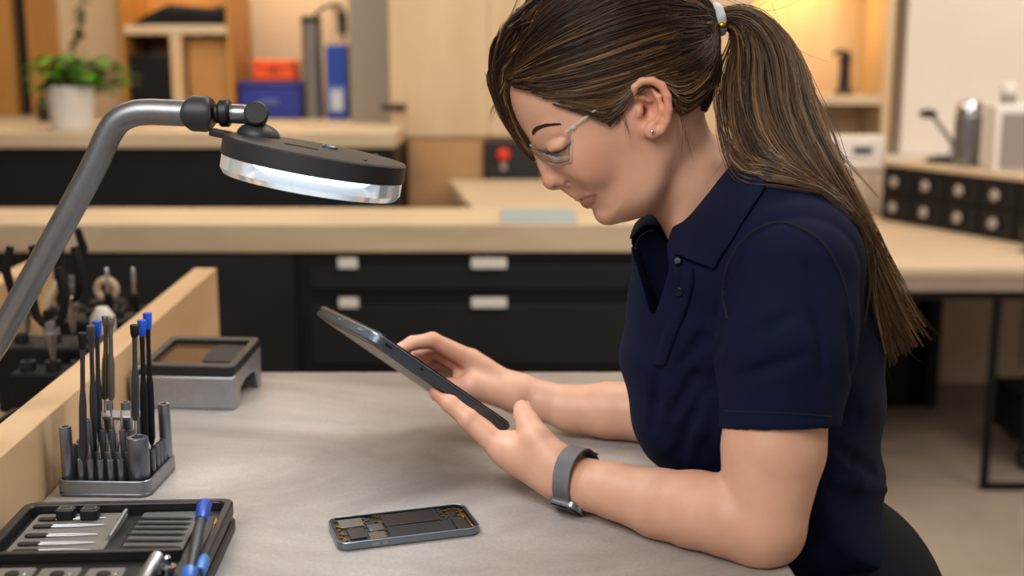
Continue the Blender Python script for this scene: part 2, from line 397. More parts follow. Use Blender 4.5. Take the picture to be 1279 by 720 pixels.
pts = [P(385, 50, 5.28), P(392, 22, 5.28), P(408, 8, 5.28), P(424, 6, 5.28), P(431, 22, 5.28), P(428, 50, 5.28)]
t = thing('wall_cable', 'black looped cable on the wall above the bright blue pack', 'cable', P(408, 8, 5.3))
L0 = t.location.copy()
MB().tube([tuple(Vector(q)-L0) for q in spline(pts, 24)], .007, 8).build('loop', M['rubber'], t)
MB().box(tuple(P(422, 42, 5.26)-L0), tuple(P(433, 14, 5.30)-L0)).build('plug', M['plastic'], t, bevel=.008)
MB().lathe([(.012, 0), (.012, .22)], 12, Matrix.Translation(P(410, 8, 5.275)-L0) @ Matrix.Rotation(-pi/2, 4, 'X')).build('hook', M['steel'], t)

# ================================================================ right side
# rear low cabinet along the back wall
t = thing('rear_cabinet', 'long beige low cabinet along the back wall on the right', 'cabinet', (0, 5.0, 0))
MB().box((1.2, 0, 0), (4.2, .495, .92)).build('body', M['beige'], t, bevel=.003)
MB().box((1.18, -.02, .921), (4.22, .495, .955)).build('countertop', M['wallw'], t, bevel=.003)
for i in range(4):
    MB().box((1.5+i*.68, -.014, .06), (2.16+i*.68, -.001, .90)).build('door', M['beige'], t, bevel=.003)
# niche shelf
Yn = 5.15
t = thing('lit_niche', 'warm lit wooden niche shelf on the back wall holding a black grinder', 'shelf', (0, Yn, 0))
def nz(v): return P(1050, v, Yn).z
def nx(u): return P(u, 100, Yn).x
za = .957
MB().box((nx(900), .0, za), (nx(908), .34, 2.4)).build('side_panel', M['birch_z'], t, bevel=.002)
MB().box((nx(1103), .0, za), (nx(1114), .34, 2.4)).build('side_panel', M['birch_z'], t, bevel=.002)
MB().box((nx(908)+.001, .0, nz(131)), (nx(1103)-.001, .33, nz(119))).build('shelf', M['birch'], t, bevel=.002)
MB().box((nx(908)+.001, .33, za), (nx(1103)-.001, .345, 2.4)).build('back_panel', M['birch_z'], t)
MB().box((nx(908)+.001, .0, nz(-50)), (nx(1103)-.001, .33, nz(-62))).build('upper_shelf', M['birch'], t, bevel=.002)
nbase = nz(119)
# black grinder on niche shelf
t = thing('coffee_grinder', 'small black hand grinder standing on the lit niche shelf', 'grinder', (nx(1065), Yn+.13, nbase+.0005))
k = mpp(1065, 100, Yn)
MB().lathe([(13*k, 0), (13*k, 3*k), (8*k, 6*k), (7*k, 20*k), (6.5*k, 34*k), (8*k, 44*k), (7*k, 52*k), (3*k, 55*k)], 20).build('body', M['plastic'], t)
MB().tube([(0, 0, 52*k), (-8*k, 0, 55*k), (-16*k, 0, 50*k)], 3*k, 8).build('spout', M['plastic'], t)
o = MB().box((1.70, 5.28, .957), (4.3, 5.498, 2.95)).build('wall_right', M['wallw'], None); o['kind'] = 'structure'
# white machine on rear counter behind hair
t = thing('white_machine', 'white countertop machine with a dark slot behind her ponytail', 'machine', (P(1075, 200, 5.0).x, 5.0, .9555))
k = mpp(1075, 200, 5.0)
MB().box((-38*k, 0, 0), (30*k, .12, 30*k)).build('body', M['white'], t, bevel=.012, seg=3)
MB().box((-10*k, -.006, 8*k), (14*k, -.0005, 16*k)).build('slot', M['plastic'], t, bevel=.002)
# desk with metal legs
t = thing('steel_leg_table', 'pale wood table on black steel legs at the right back', 'table', (0, 0, 0))
TT = .735
MB().box((1.0, 3.66, TT-.03), (3.0, 4.97, TT)).build('tabletop', M['pale'], t, bevel=.004)
MB().box((1.005, 3.663, TT-.078), (2.995, 4.965, TT-.0305)).build('apron', mat('shaded_wood', '#8f8072', .7, var=.08, vscale=6), t, bevel=.003)  # greyer colour paints in the shade on the table's front edge
lx = P(1240, 480, 3.68).x
MB().box((1.02, 3.68, TT-.105), (2.98, 3.71, TT-.0785)).build('rail', M['rubber'], t)
for lx_ in (lx, 2.8):
    for ly in (3.68, 4.94):
        MB().box((lx_-.011, ly, 0), (lx_+.011, ly+.022, TT-.1055)).build('leg', M['rubber'], t, bevel=.001)
MB().box((lx+.012, 3.68, 0), (2.788, 3.702, .022)).build('foot_rail', M['rubber'], t)
# black cabinet end beyond the woman
t = thing('black_pedestal', 'black open pedestal cabinet under the table behind her back', 'cabinet', (0, 4.62, 0))
xa, xb = P(1085, 420, 4.62).x, P(1176, 420, 4.62).x
MB().box((xa, 0, .02), (xb-.12, .3, .62)).build('body', M['rubber'], t, bevel=.003)
MB().box((xb-.05, 0, .0), (xb, .3, .62)).build('side_panel', M['rubber'], t, bevel=.003)
MB().box((xa, .0, .621), (xb, .3, .64)).build('top_panel', M['rubber'], t, bevel=.003)
MB().box((xa, .02, .0), (xb-.051, .28, .0195)).build('base', M['rubber'], t)
# low black box on floor at right edge
t = thing('floor_case', 'black case on the floor beside the steel table leg', 'case', Vector((P(1283, 570, 3.9).x, 3.95, 0)))
MB().box((-.05, -.1, .10), (.16, .14, .27)).build('body', M['rubber'], t, bevel=.008)
for wx in (-.03, .13): MB().lathe([(.03, 0), (.03, .02)], 16, Matrix.Translation((wx, -.06, .03)) @ Matrix.Rotation(pi/2, 4, 'Y')).box((wx-.0, -.065, .03), (wx+.012, -.055, .101)).build('caster', M['plastic'], t)
# long black drawer unit on the table
A_ = Vector((P(1103, 230, 4.80).x, 4.80, TT)); B_ = Vector((P(1330, 230, 4.0).x, 4.0, TT)); dv = (B_-A_); Ln = dv.length; an = atan2(dv.y, dv.x)
BH = .235
t = thing('drawer_rack', 'long black drawer rack with round white knobs on the back table', 'drawer rack', (A_.x, A_.y, TT+.0005), an)
MB().box((0, 0, 0), (Ln, .21, BH-.02)).build('body', M['black'], t, bevel=.004)
MB().box((-.01, -.012, BH-.0195), (Ln+.01, .215, BH)).build('top_board', M['pale'], t, bevel=.003)
nd = 5
for i in range(nd):
    for j in range(2):
        xa = .012+i*(Ln-.02)/nd; xb = xa+(Ln-.02)/nd-.012; z0 = .012+j*.1
        d = MB().box((xa, -.012, z0), (xb, -.0005, z0+.092)).build('drawer', M['black2'], t, bevel=.003)
        MB().lathe([(.006, 0), (.006, .008), (.019, .012), (.021, .018), (.017, .022)], 18, Matrix.Translation(((xa+xb)/2, -.0125, z0+.046)) @ Matrix.Rotation(pi/2, 4, 'X')).build('knob', M['knob'], d)
RT = TT+.0005+BH
def onrack(s, off=.12):
    q = Vector((cos(an), sin(an), 0))*(s*Ln)+Vector((-sin(an), cos(an), 0))*off
    return Vector((A_.x+q.x, A_.y+q.y, RT+.0005))
# find s for a pixel column
def rack_s(u, off=.12):
    best = min((abs((lambda q: 639.5+FPX*q.x/(q.y*CPI-(q.z-CAMZ)*SPI))(onrack(s/200, off))-u), s/200) for s in range(201)); return best[1]
q = onrack(rack_s(1206)); k = q.y/FPX
t = thing('steel_canister', 'brushed steel canister with bright cap on the black drawer rack', 'canister', q)
MB().lathe([(16*k, 0), (16.5*k, 2*k), (16.5*k, 62*k), (15*k, 64*k)], 28).build('body', M['gun'], t)
MB().lathe([(16*k, 64.1*k), (16*k, 74*k), (13*k, 79*k), (6*k, 81*k)], 28).build('cap', M['chrome'], t)
q = onrack(rack_s(1172), .14)
t = thing('gooseneck_lamp', 'small black gooseneck lamp leaning left beside the steel canister', 'lamp', q)
MB().lathe([(20*k, 0), (20*k, 5*k), (6*k, 9*k)], 24).build('base', M['plastic'], t)
MB().tube([tuple(p_) for p_ in spline([(8*k, 0, 7*k), (12*k, 0, 22*k), (-2*k, 0, 42*k), (-18*k, 0, 62*k)], 14)], 3*k, 8).build('arm', M['gun'], t)
MB().ball((-22*k, 0, 62*k), 10*k, 16, None, (1.2, .9, .6)).build('lamp_head', M['plastic'], t)
q = onrack(rack_s(1272), .10); k = q.y/FPX
t = thing('white_cabinet', 'white box with grey front panel at the right edge on the drawer rack', 'box', q, .0)
MB().box((-27*k, 0, 0), (60*k, .12, 82*k)).build('body', M['white'], t, bevel=.006)
MB().box((-20*k, -.008, 5*k), (56*k, -.0005, 72*k)).build('front_panel', mat('grey_front', '#8a7f7b', .5), t, bevel=.003)
t = thing('white_jar', 'small white lidded jar on the white box at the right edge', 'jar', (q.x-6*k, q.y+.06, q.z+82*k+.0006))
MB().lathe([(9*k, 0), (9*k, 12*k), (8*k, 13*k)], 20).build('body', M['mutedgrey'], t)
MB().lathe([(10*k, 13.1*k), (10*k, 24*k), (8*k, 26*k)], 20).build('lid', M['white'], t)
# black headphones-like coil at far right on table
q = Pz(1262, 303, TT)
t = thing('black_headphones', 'black round headphones on a small pale stand by the drawer rack', 'headphones', (q.x+.0, q.y-.24, TT+.0005))
MB().rbox(0, 0, .12, .07, .01, 0, .012).build('stand', M['mutedgrey'], t, bevel=.002)
MB().tube([(cos(a)*.055, 0, .075+sin(a)*.06) for a in np.linspace(-pi/2, 1.5*pi, 28)], .012, 10).build('band', M['rubber'], t)
MB().ball((-.05, 0, .07), .03, 16, None, (.6, 1, 1)).build('ear_cup', M['plastic'], t)
MB().ball((.05, 0, .07), .03, 16, None, (.6, 1, 1)).build('ear_cup', M['plastic'], t)
# ================================================================ workbench
BZ = .900
def edgex(y): return .2617-.045*(y-1.05)
def divx(y): return -.508-.0457*(y-1.215)
t = thing('workbench', 'grey stone topped workbench where the woman rests her arms', 'workbench', (0, 1.2, 0))
MB().prism([(divx(.35)+.002, -.85), (edgex(.35), -.85), (edgex(1.78), .572), (divx(1.78)+.002, .572)], BZ-.035, BZ, ).build('worktop', M['bench'], t, bevel=.003)
for lx, ly in ((-.38, -.75), (.18, -.75), (-.44, .5), (.14, .5)):
    MB().box((lx-.025, ly-.025, 0), (lx+.025, ly+.025, BZ-.0355)).build('leg', M['rubber'], t, bevel=.002)
MB().box((-.405, .48, .70), (.155, .5, BZ-.0355)).build('apron', M['rubber'], t)
# divider board (plywood) and the tool bay to its left
def slab(name, xf, y0, y1, wdt, z0, z1, m, label, cat):
    o = MB().prism([(xf(y0), y0), (xf(y1), y1), (xf(y1)-wdt, y1), (xf(y0)-wdt, y0)], z0, z1).build(name, m, None, bevel=.002); return tag(o, label, cat)
DT = .983
slab('divider_board', divx, .55, 2.22, .042, .80, DT, M['birch_y'], 'thick pale wood divider board running along the side of the workbench', 'board')
def leftx(y): return -.86-.03*(y-2.2)
slab('side_board', leftx, .55, 2.22, .04, .80, 1.0, M['birch_y'], 'pale wood side board on the far side of the tool bay', 'board')
o = MB().prism([(leftx(.6)+.001, .6), (divx(.6)-.0435, .6), (divx(2.2)-.0435, 2.2), (leftx(2.2)+.001, 2.2)], .80, .84).build('tool_bay_bottom', M['birch_y'], None)
tag(o, 'pale wood bottom of the tool bay between the two boards', 'board')
t = thing('tool_bay_stand', 'dark stand under the tool bay', 'stand', (-.71, 1.3, 0))
for ly in (-.6, .75):
    MB().box((-.19, ly, 0), (.175, ly+.06, .7995)).build('leg', M['rubber'], t)
BB = .8405

# ---------------------------------------------------------------- tool bay contents
def bay(u, v, z=BB): return Pz(u, v, z)
grids = [(-.6225, 1.40, .115, .12), (-.635, 1.55, .12, .12), (-.765, 1.46, .12, .14)]
gl = ['black slotted tray nearest the lamp arm in the tool bay', 'black slotted tray against the divider board in the tool bay', 'black slotted tray behind the lamp arm in the tool bay']
for (u, v, w, d), lb in zip(grids, gl):
    t = thing('slotted_tray', lb, 'tray', (u, v, BB+.0004), 0, 'slotted trays in the tool bay')
    MB().box((-w/2, -d/2, 0), (w/2, d/2, .012)).build('base', M['foam'] if 'nearest' in lb else M['pale'], t, bevel=.002)
    mb = MB().frame(rrect(0, 0, w, d, .008), rrect(0, 0, w-.014, d-.014, .004), .0125, .05)
    for k in range(1, 3): mb.box((-w/2+.008, -d/2+k*d/3-.004, .0125), (w/2-.008, -d/2+k*d/3+.004, .044))
    for k in range(1, 3): mb.box((-w/2+k*w/3-.003, -d/2+.008, .0125), (-w/2+k*w/3+.003, d/2-.008, .042))
    mb.build('grid', M['plastic'], t, bevel=.001)
# black tool racks
def rack(u, v, w, d, h, lb, Y):
    q = P(u, v, Y) if abs(u) > 1 else Vector((u, Y, 0))
    t = thing('tool_rack', lb, 'tool rack', (q.x, Y, BB+.0005), 0, 'black tool racks in the tool bay')
    MB().box((-w/2, -d/2, 0), (w/2, d/2, h)).build('body', M['rubber'], t, bevel=.004)
    for k in range(3): MB().lathe([(.011, h+.0003), (.011, h+.012), (.007, h+.012), (.007, h+.0003)], 14, Matrix.Translation((-w/2+w*(k+.5)/3, 0, 0))).build('sleeve', M['plastic'], t)
    return Vector((q.x, Y, BB+.0005+h))
r1 = rack(66, 400, .15, .09, .10, 'black tool rack next to the side board holding pliers', 1.80)
r2 = rack(115, 390, .13, .08, .10, 'black tool rack in the middle of the tool bay', 1.98)
r3 = rack(160, 380, .09, .07, .085, 'black tool rack closest to the far end of the divider board', 2.08)
r4 = rack(-.665, 0, .11, .06, .085, 'low black tool rack behind the lamp arm', 1.69)
def pliers(x, y, z, a, lb, s=1):
    t = thing('pliers', lb, 'pliers', (x, y, z+.001), a, 'pliers standing in the tool bay')
    for sg in (-1, 1):
        MB().tube([(sg*.004, 0, .045), (sg*.018*s, 0, .065), (sg*.024*s, 0, .10), (sg*.015*s, 0, .135)], [.004, .006, .0075, .006], 10).build('grip', M['rubber'], t)
    MB().lathe([(.012, -.004), (.012, .004)], 16, Matrix.Translation((0, 0, .045)) @ Matrix.Rotation(pi/2, 4, 'X')).build('pivot', M['gun'], t)
    MB().tube([(0, 0, .04), (0, 0, .0)], [.009, .003], 8).build('jaw', M['steel'], t)
pliers(r1.x-.04, r1.y, r1.z+.0125, .3, 'black handled pliers at the outer end of the rack by the side board')
pliers(r1.x+.03, r1.y, r1.z+.0125, -.5, 'black handled pliers at the inner end of the rack by the side board')
pliers(r2.x-.03, r2.y, r2.z+.0125, .8, 'black handled pliers in the middle rack of the tool bay')
pliers(r4.x, r4.y, r4.z+.0125, .2, 'black handled pliers in the low rack behind the lamp arm')
for (u, v0, v1, Y, lb, bs) in ((133, 335, 365, 2.02, 'thin steel rod upright in the middle tool rack', r2), (166, 335, 372, 2.09, 'thin steel rod upright in the rack by the end of the divider board', r3)):
    a = P(u, v0, Y)
    t = thing('steel_rod', lb, 'rod', (a.x, Y, bs.z+.001), 0, 'upright steel rods in the tool bay')
    MB().lathe([(.0035, 0), (.0035, a.z-bs.z-.004), (.002, a.z-bs.z)], 10).build('shaft', M['chrome'], t)
    MB().lathe([(.008, .0), (.008, .03), (.0036, .034)], 12).build('ferrule', M['rubber'], t)
a = P(128, 395, 1.89); t = thing('brush', 'white rounded brush head standing behind the upright screwdrivers', 'brush', (a.x, 1.89, BB+.0005))
MB().lathe([(.016, 0), (.016, .06), (.010, .075)], 16).build('handle', M['amber'], t)
MB().lathe([(.012, .0755), (.020, .095), (.019, .12), (.009, .135)], 16).build('brush_head', M['white'], t)
a = P(125, 345, 2.14); t = thing('spool', 'tan wound spool at the far end of the tool bay', 'spool', (a.x, 2.17, BB+.0005))
MB().lathe([(.035, 0), (.035, .085), (.03, .09)], 24).build('core', M['rubber'], t)
MB().tube([(cos(x)*.017, 0, .111+sin(x)*.017) for x in np.linspace(0, 2*pi, 24)], .007, 8).build('ring', M['pale'], t)
a = P(88, 345, 2.1); t = thing('hand_tool', 'dark clamp with tan jaw leaning near the side board', 'clamp', (a.x, 2.06, BB+.0005))
MB().box((-.03, -.03, 0), (.03, .03, .10)).build('body', M['rubber'], t, bevel=.006)
MB().tube([(-.03, 0, .104), (-.01, 0, .14), (.03, 0, .15)], [.009, .008, .005], 10).build('jaw', M['birch'], t)

# ---------------------------------------------------------------- lamp
YL = 1.25
def L(u, v, Y=YL): return P(u, v, Y)
k = mpp(300, 180, YL)
base = Vector((L(-70, 552).x-.01, YL, BB+.0005))
t = thing('magnifier_lamp', 'grey tube armed magnifier lamp with a lit clear ring', 'lamp', base)
def rel(p): return tuple(Vector(p)-base)
MB().lathe([(.05, 0), (.05, .008), (.02, .016), (.018, .05), (.016, .055)], 28).build('base', M['gun2'], t)
pts = [rel(L(-70, 551)), rel(L(-30, 476)), rel(L(0, 421)), rel(L(50, 331)), rel(L(100, 241)), rel(L(122, 198)), rel(L(134, 171)), rel(L(147, 152)), rel(L(165, 142.5)), rel(L(186, 140)), rel(L(215, 141)), rel(L(240, 142))]
pts = [(0, 0, .05)] + pts[1:]
sp_ = spline(pts, 90)
MB().tube([tuple(q) for q in sp_], 16.3*k, 20).build('arm', M['arm'], t)
ax = (L(330, 143)-L(240, 141)).normalized()
c0 = L(232, 141)
# clamp collar: a saddle shaped block around the tube
def ring(name, u0, u1, rr, m, parent, vv=141, dv=0, bevel=0):
    a, b = L(u0, vv), L(u1, vv+dv)
    return MB().lathe([(rr*k*.92, 0), (rr*k, .0015), (rr*k, (b-a).length-.0015), (rr*k*.92, (b-a).length)], 28, Matrix.Translation(-base) @ look(a, b)).build(name, m, parent)
col = MB()
a, b = L(230, 141), L(268, 143); Lc = (b-a).length
n = 32; vs = []; fs = []; HB_ = 0.0
for i in range(9):
    s = i/8
    for q in range(n):
        an_ = 2*pi*q/n
        off = .16*cos(2*an_)*(1-2*abs(s-.5))           # wavy ends of the collar
        rr = (22.5 if .08 < s < .92 else 20.5)*k
        ends = .22*(1-cos(2*an_-HB_))/2*(1-s)-.16*(1-cos(2*an_-HB_))/2*s
        vs.append((rr*cos(an_), rr*sin(an_)*1.0, (s+ends)*Lc))
for i in range(8):
    for q in range(n): fs.append((i*n+q, i*n+(q+1) % n, (i+1)*n+(q+1) % n, (i+1)*n+q))
fs += [tuple(range(n-1, -1, -1)), tuple(8*n+q for q in range(n))]
MB().add(vs, fs, Matrix.Translation(-base) @ look(a, b)).build('clamp_collar', M['plastic2'], t)
ring('collar_neck', 268.5, 275, 13, M['plastic'], t)
ring('collar_ring', 275, 287, 17.5, M['plastic'], t)
ring('extension_tube', 287.2, 314, 12, M['gun'], t, 142, 1)
j = L(320, 143)
MB().lathe([(13*k, -14*k), (15*k, -12*k), (15*k, 12*k), (13*k, 14*k)], 28, Matrix.Translation(Vector(rel(j))) @ Matrix.Rotation(radians(78), 4, 'X') @ Matrix.Rotation(radians(12), 4, 'Y')).build('knuckle', M['plastic2'], t)
MB().tube([rel(L(318, 156)), rel(L(316, 172))], 6.5*k, 14).build('stem', M['plastic'], t)
# head
tilt = radians(10.6); hc = L(391.5, 207)
HM = Matrix.Translation(Vector(rel(hc))) @ Matrix.Rotation(tilt, 4, 'Y') @ Matrix.Rotation(radians(-1.6), 4, 'X')
R = 114.5*k
hd = MB().lathe([(R*.985, -3*k), (R, -2*k), (R, 19*k), (R*.985, 21*k), (R*.93, 22*k), (R*.55, 24.5*k), (R*.2, 26*k), (1e-6, 26*k)], 72, HM).build('head_shell', M['plastic2'], t)
MB().ball((0, 0, 0), 24*k, 24, HM @ Matrix.Translation((-74*k, 6*k, 23*k)), (1.15, 1.1, .72)).build('pivot_dome', M['plastic2'], t)
MB().rbox(0, 0, 42*k, 9*k, 4*k, 0, 2*k, HM @ Matrix.Translation((-10*k, -54*k, 23.4*k))).build('vent_slot', M['slot'], t)
MB().lathe([(10*k, 0), (10*k, 3*k), (8*k, 4.5*k)], 20, HM @ Matrix.Translation((18*k, -10*k, 25.2*k))).build('power_button', M['gun2'], t)
MB().rbox(0, 0, 26*k, 28*k, 6*k, 14*k, 23*k, HM @ Matrix.Translation((-R-4*k, -4*k, 0))).build('lens_catch', M['plastic'], t, bevel=.0015)
acr = bpy.data.materials.new('lit_acrylic'); acr.use_nodes = True
b_ = acr.node_tree.nodes['Principled BSDF']; b_.inputs['Base Color'].default_value = (.86, .93, 1, 1); b_.inputs['Roughness'].default_value = .12
b_.inputs['Transmission Weight'].default_value = .75; b_.inputs['IOR'].default_value = 1.3; b_.inputs['Emission Color'].default_value = (.8, .92, 1, 1); b_.inputs['Emission Strength'].default_value = .14
MB().lathe([(R*.72, -3.2*k), (R*.985, -3.2*k), (R*.985, -19*k), (R*.94, -26*k), (R*.82, -27*k), (R*.78, -22*k), (R*.72, -3.4*k)], 72, HM, cap=False).build('clear_ring', acr, t)
led = mat('led_ring', '#ffffff', .5, emit='#eaf4ff', es=5)
MB().lathe([(R*.76, -9*k), (R*.80, -6*k), (R*.84, -9*k), (R*.80, -12*k), (R*.76, -9*k)], 72, HM, cap=False).build('led_strip', led, t)
gls = mat('lens_glass', '#ffffff', .02, trans=1, ior=1.2)
MB().lathe([(1e-6, -12*k), (R*.4, -11*k), (R*.71, -8*k), (R*.71, -5*k), (R*.4, -2.9*k), (1e-6, -2.5*k)], 48, HM, cap=False).build('magnifier_lens', gls, t)
for sy in (-1, 1): MB().lathe([(3*k, 0), (3*k, 1.5*k)], 12, HM @ Matrix.Translation((R*.6, sy*R*.55, 23.2*k))).build('screw', M['gun'], t)

# ---------------------------------------------------------------- bit holder
hx, hy = -.4425, 1.288; hrot = radians(-2)
HMx = Matrix.Translation((hx, hy, BZ+.0005)) @ Matrix.Rotation(hrot, 4, 'Z')
t = thing('bit_holder', 'dark metal stand holding screwdrivers and bits beside the divider board', 'tool stand', (hx, hy, BZ+.0005), hrot)
MB().rbox(0, 0, .103, .1, .012, 0, .004).build('base', M['gun2'], t, bevel=.001)
MB().frame(rrect(0, 0, .103, .1, .012), rrect(0, 0, .097, .094, .009), .0041, .018).build('rim', M['gun'], t, bevel=.0008)
MB().rbox(0, 0, .0965, .0935, .009, .0042, .0125).build('deck', M['slot'], t)
bar = MB().box((-.02, .005, .07), (.022, .03, .0745))
bar.build('upper_plate', M['steel'], t, bevel=.001)
for bx, by in ((-.017, .0175), (.019, .0175)): MB().lathe([(.003, .0126), (.003, .0698)], 10, Matrix.Translation((bx, by, 0))).build('post', M['gun'], t)
def onholder(x, y, z=.013): return HMx @ Vector((x, y, z))
def socket(x, y, r, h, lb, grp, m='gun', stem=0):
    o = thing('bit_socket' if r > .005 else 'driver_bit', lb, 'socket' if r > .005 else 'bit', onholder(x, y), hrot, grp)
    MB().lathe([(r*.94, 0), (r, .001), (r, h-.0015), (r*.93, h), (r*.55, h), (r*.5, h-.004), (1e-6, h-.004)], 22).build('body', M[m], o)
    if stem: MB().lathe([(r*.4, h-.0035), (r*.4, h+stem*.6), (r*.22, h+stem*.7), (r*.2, h+stem)], 10).build('tip', M['chrome'], o)
socket(-.042, -.036, .0066, .062, 'tall dark socket at the corner next to the divider board', 'tall sockets in the tool stand')
socket(-.024, -.022, .0058, .066, 'tall dark socket just behind the corner socket', 'tall sockets in the tool stand')
socket(.036, -.033, .0114, .05, 'thick dark socket at the front corner of the tool stand', 'tall sockets in the tool stand', 'gun2')
socket(.0435, .036, .0068, .068, 'tall dark socket at the rear corner facing the open bench', 'tall sockets in the tool stand')
for i, (x, y, h) in enumerate(((-.022, .04, .062), (-.002, .04, .062), (.016, .04, .06))):
    socket(x, y, .0055, h+.006, 'short round socket in the back row of the tool stand', 'back row sockets')
fr = [(-.026, -.039), (-.015, -.040), (-.004, -.040), (.007, -.040), (.018, -.039)]
for i, (x, y) in enumerate(fr): socket(x, y, .0036, .026, 'slim steel tipped bit in the front row of the tool stand', 'front row bits', 'gun', .02)
for y in (-.024, -.008):
    for x in (-.012, -.001, .010, .021): socket(x, y, .0036, .030+(.02 if y > -.01 else .0), 'slim steel tipped bit in the middle rows of the tool stand', 'middle row bits', 'gun2', .022)
for i, y in enumerate((-.014, .0, .012, .024)): socket(.044, y, .0038, .03, 'slim bit along the side of the stand facing the open bench', 'side row bits', 'gun2')
for i, y in enumerate((-.012, .004, .02)): socket(-.043, y, .0038, .034, 'slim bit along the side of the stand facing the divider', 'divider side bits', 'gun2')
def driver(u, v, ub, vb, Yt, Yb, cap, body, lb, zb=None):
    top, bot = P(u, v, Yt), P(ub, vb, Yb)
    if zb is not None: bot = Vector((bot.x, bot.y, zb))
    Ln = (top-bot).length
    o = thing('screwdriver', lb, 'screwdriver', bot, 0, 'upright screwdrivers in the tool stand', rot=(top-bot).to_track_quat('Z', 'Y').to_euler())
    w = .0041
    MB().lathe([(.0014, 0), (.0014, Ln*.14)], 10).build('shaft', M['chrome'], o)
    MB().lathe([(.0022, Ln*.14), (w, Ln*.18), (w, Ln*.50), (w*.9, Ln*.55), (w*.64, Ln*.62), (w*.60, Ln*.80), (w*.72, Ln*.895)], 16).build('grip', body, o)
    MB().lathe([(w*.85, Ln*.8955), (w*1.0, Ln*.91), (w*1.22, Ln*.992), (w*1.1, Ln), (1e-6, Ln)], 18).build('cap', cap, o)
gm, bk, bl, br = M['plastic2'], M['rubber'], M['blue'], mat('bronze_grey', '#6b655c', .4, .6)
ZB = BZ+.0145
driver(103, 416, 103, 590, 1.248, 1.25, bk, gm, 'black capped screwdriver nearest the divider board', ZB)
driver(113.5, 407, 117, 560, 1.28, 1.282, gm, gm, 'grey capped screwdriver just behind the black capped one', ZB)
driver(121, 401, 123, 560, 1.295, 1.296, bl, gm, 'blue capped screwdriver standing among the divider side screwdrivers', ZB)
driver(132.5, 395, 134, 560, 1.316, 1.302, br, br, 'bronze grey screwdriver in the middle pair, on the divider side', BZ+.076)
driver(138, 396, 142, 560, 1.31, 1.30, br, br, 'bronze grey screwdriver in the middle pair, on the open side', BZ+.076)
driver(168, 406, 169.5, 545, 1.255, 1.256, bk, gm, 'black capped screwdriver standing in the thick front socket', BZ+.0645)
driver(177, 400, 181, 575, 1.285, 1.283, bl, bk, 'blue capped screwdriver right behind the thick front socket', ZB)
driver(184, 391, 190, 570, 1.305, 1.303, bl, bk, 'tallest blue capped screwdriver at the outer edge of the stand', ZB)

# ---------------------------------------------------------------- silver dock
FL_, FR_ = Pz(160, 512, BZ), Pz(290, 516, BZ)
dk = (FR_-FL_); dW = dk.length; da = atan2(dk.y, dk.x)+radians(1.5)
t = thing('silver_dock', 'silver box with a tilted black framed bronze top by the divider', 'dock', (FL_.x+.001, FL_.y+.006, BZ+.0005), da)
dD = .125; H = .046
MB().prism([(0, 0), (dW, 0), (dW, H), (0, H)], -.0, -.006, Matrix.Rotation(pi/2, 4, 'X')).build('front_panel', M['brush'], t, bevel=.0025, seg=3)
arch = [(0, 0), (.02, 0), (.024, .022), (.05, .03), (.09, .03), (.104, .022), (.108, 0), (dD, 0), (dD, H+.012), (.02, H+.004), (0, H)]
MB().prism(arch, 0, .006, Matrix.Translation((dW-.006, .0062, 0)) @ Matrix(((0, 0, 1, 0), (1, 0, 0, 0), (0, 1, 0, 0), (0, 0, 0, 1)))).build('side_panel', M['brush'], t, bevel=.002)
MB().prism(arch, 0, .006, Matrix.Translation((0, .0062, 0)) @ Matrix(((0, 0, 1, 0), (1, 0, 0, 0), (0, 1, 0, 0), (0, 0, 0, 1)))).build('side_panel', M['brush'], t, bevel=.002)
MB().box((.0065, dD, 0), (dW-.0065, dD+.006, H+.008)).build('back_panel', M['brush'], t, bevel=.002)
MB().box((.0065, .0065, 0), (dW*.55, dD-.001, .03)).build('inner_block', M['rubber'], t, bevel=.002)
TM = Matrix.Translation((dW/2+.008, .066, H+.012)) @ Matrix.Rotation(radians(5), 4, 'X')
MB().frame(rrect(0, 0, dW-.014, dD+.004, .01), rrect(0, 0, dW-.036, dD-.026, .006), -.006, .008, TM).build('top_frame', M['plastic'], t, bevel=.0015)
MB().rbox(0, 0, dW-.0355, dD-.0255, .006, -.005, .001, TM).build('screen', mat('bronze_glass', '#6e5236', .12, .5), t)
MB().rbox(.032, .005, .05, .07, .012, .0012, .003, TM).build('pad', M['slot'], t)

# ---------------------------------------------------------------- open phone
q = Vector((-.1095, 1.146, BZ+.0006)); pa = radians(17.6)
t = thing('opened_phone', 'opened smartphone with exposed circuitry lying on the workbench', 'phone', q, pa)
pl, pw = .144, .0715
MB().frame(rrect(0, 0, pl, pw, .0115, 8), rrect(0, 0, pl-.0042, pw-.0042, .0098, 8), 0, .0078).build('frame', mat('phone_frame', '#7c8894', .3, .9), t, bevel=.0012, seg=3)
MB().rbox(0, 0, pl-.0044, pw-.0044, .0096, .0006, .0046, seg=8).build('circuit_board', M['pcb'], t)
MB().frame(rrect(0, 0, pl-.0044, pw-.0044, .0096, 8), rrect(0, 0, pl-.0085, pw-.0085, .008, 8), .0047, .0075).build('seal', M['slot'], t)
def comp(name, s0, s1, t0, t1, z0, z1, m, lb=None, bev=.0004):
    x0_, x1_ = (s0-.5)*pl, (s1-.5)*pl; y0_, y1_ = (t0-.5)*pw, (t1-.5)*pw
    o = MB().box((x0_, y0_, z0), (x1_, y1_, z1)).build(name, m, t, bevel=bev)
    if lb: o['label'] = lb
comp('battery', .37, .775, .50, .93, .0047, .0066, mat('battery_brown', '#251f1d', .4), 'dark brown battery cell')
comp('battery', .37, .83, .08, .465, .0047, .0064, M['battery'], 'black battery cell')
comp('shield_plate', .065, .235, .60, .90, .0047, .0068, M['chip'], 'grey shield plate')
comp('camera_module', .10, .215, .18, .55, .0047, .0066, M['battery'])
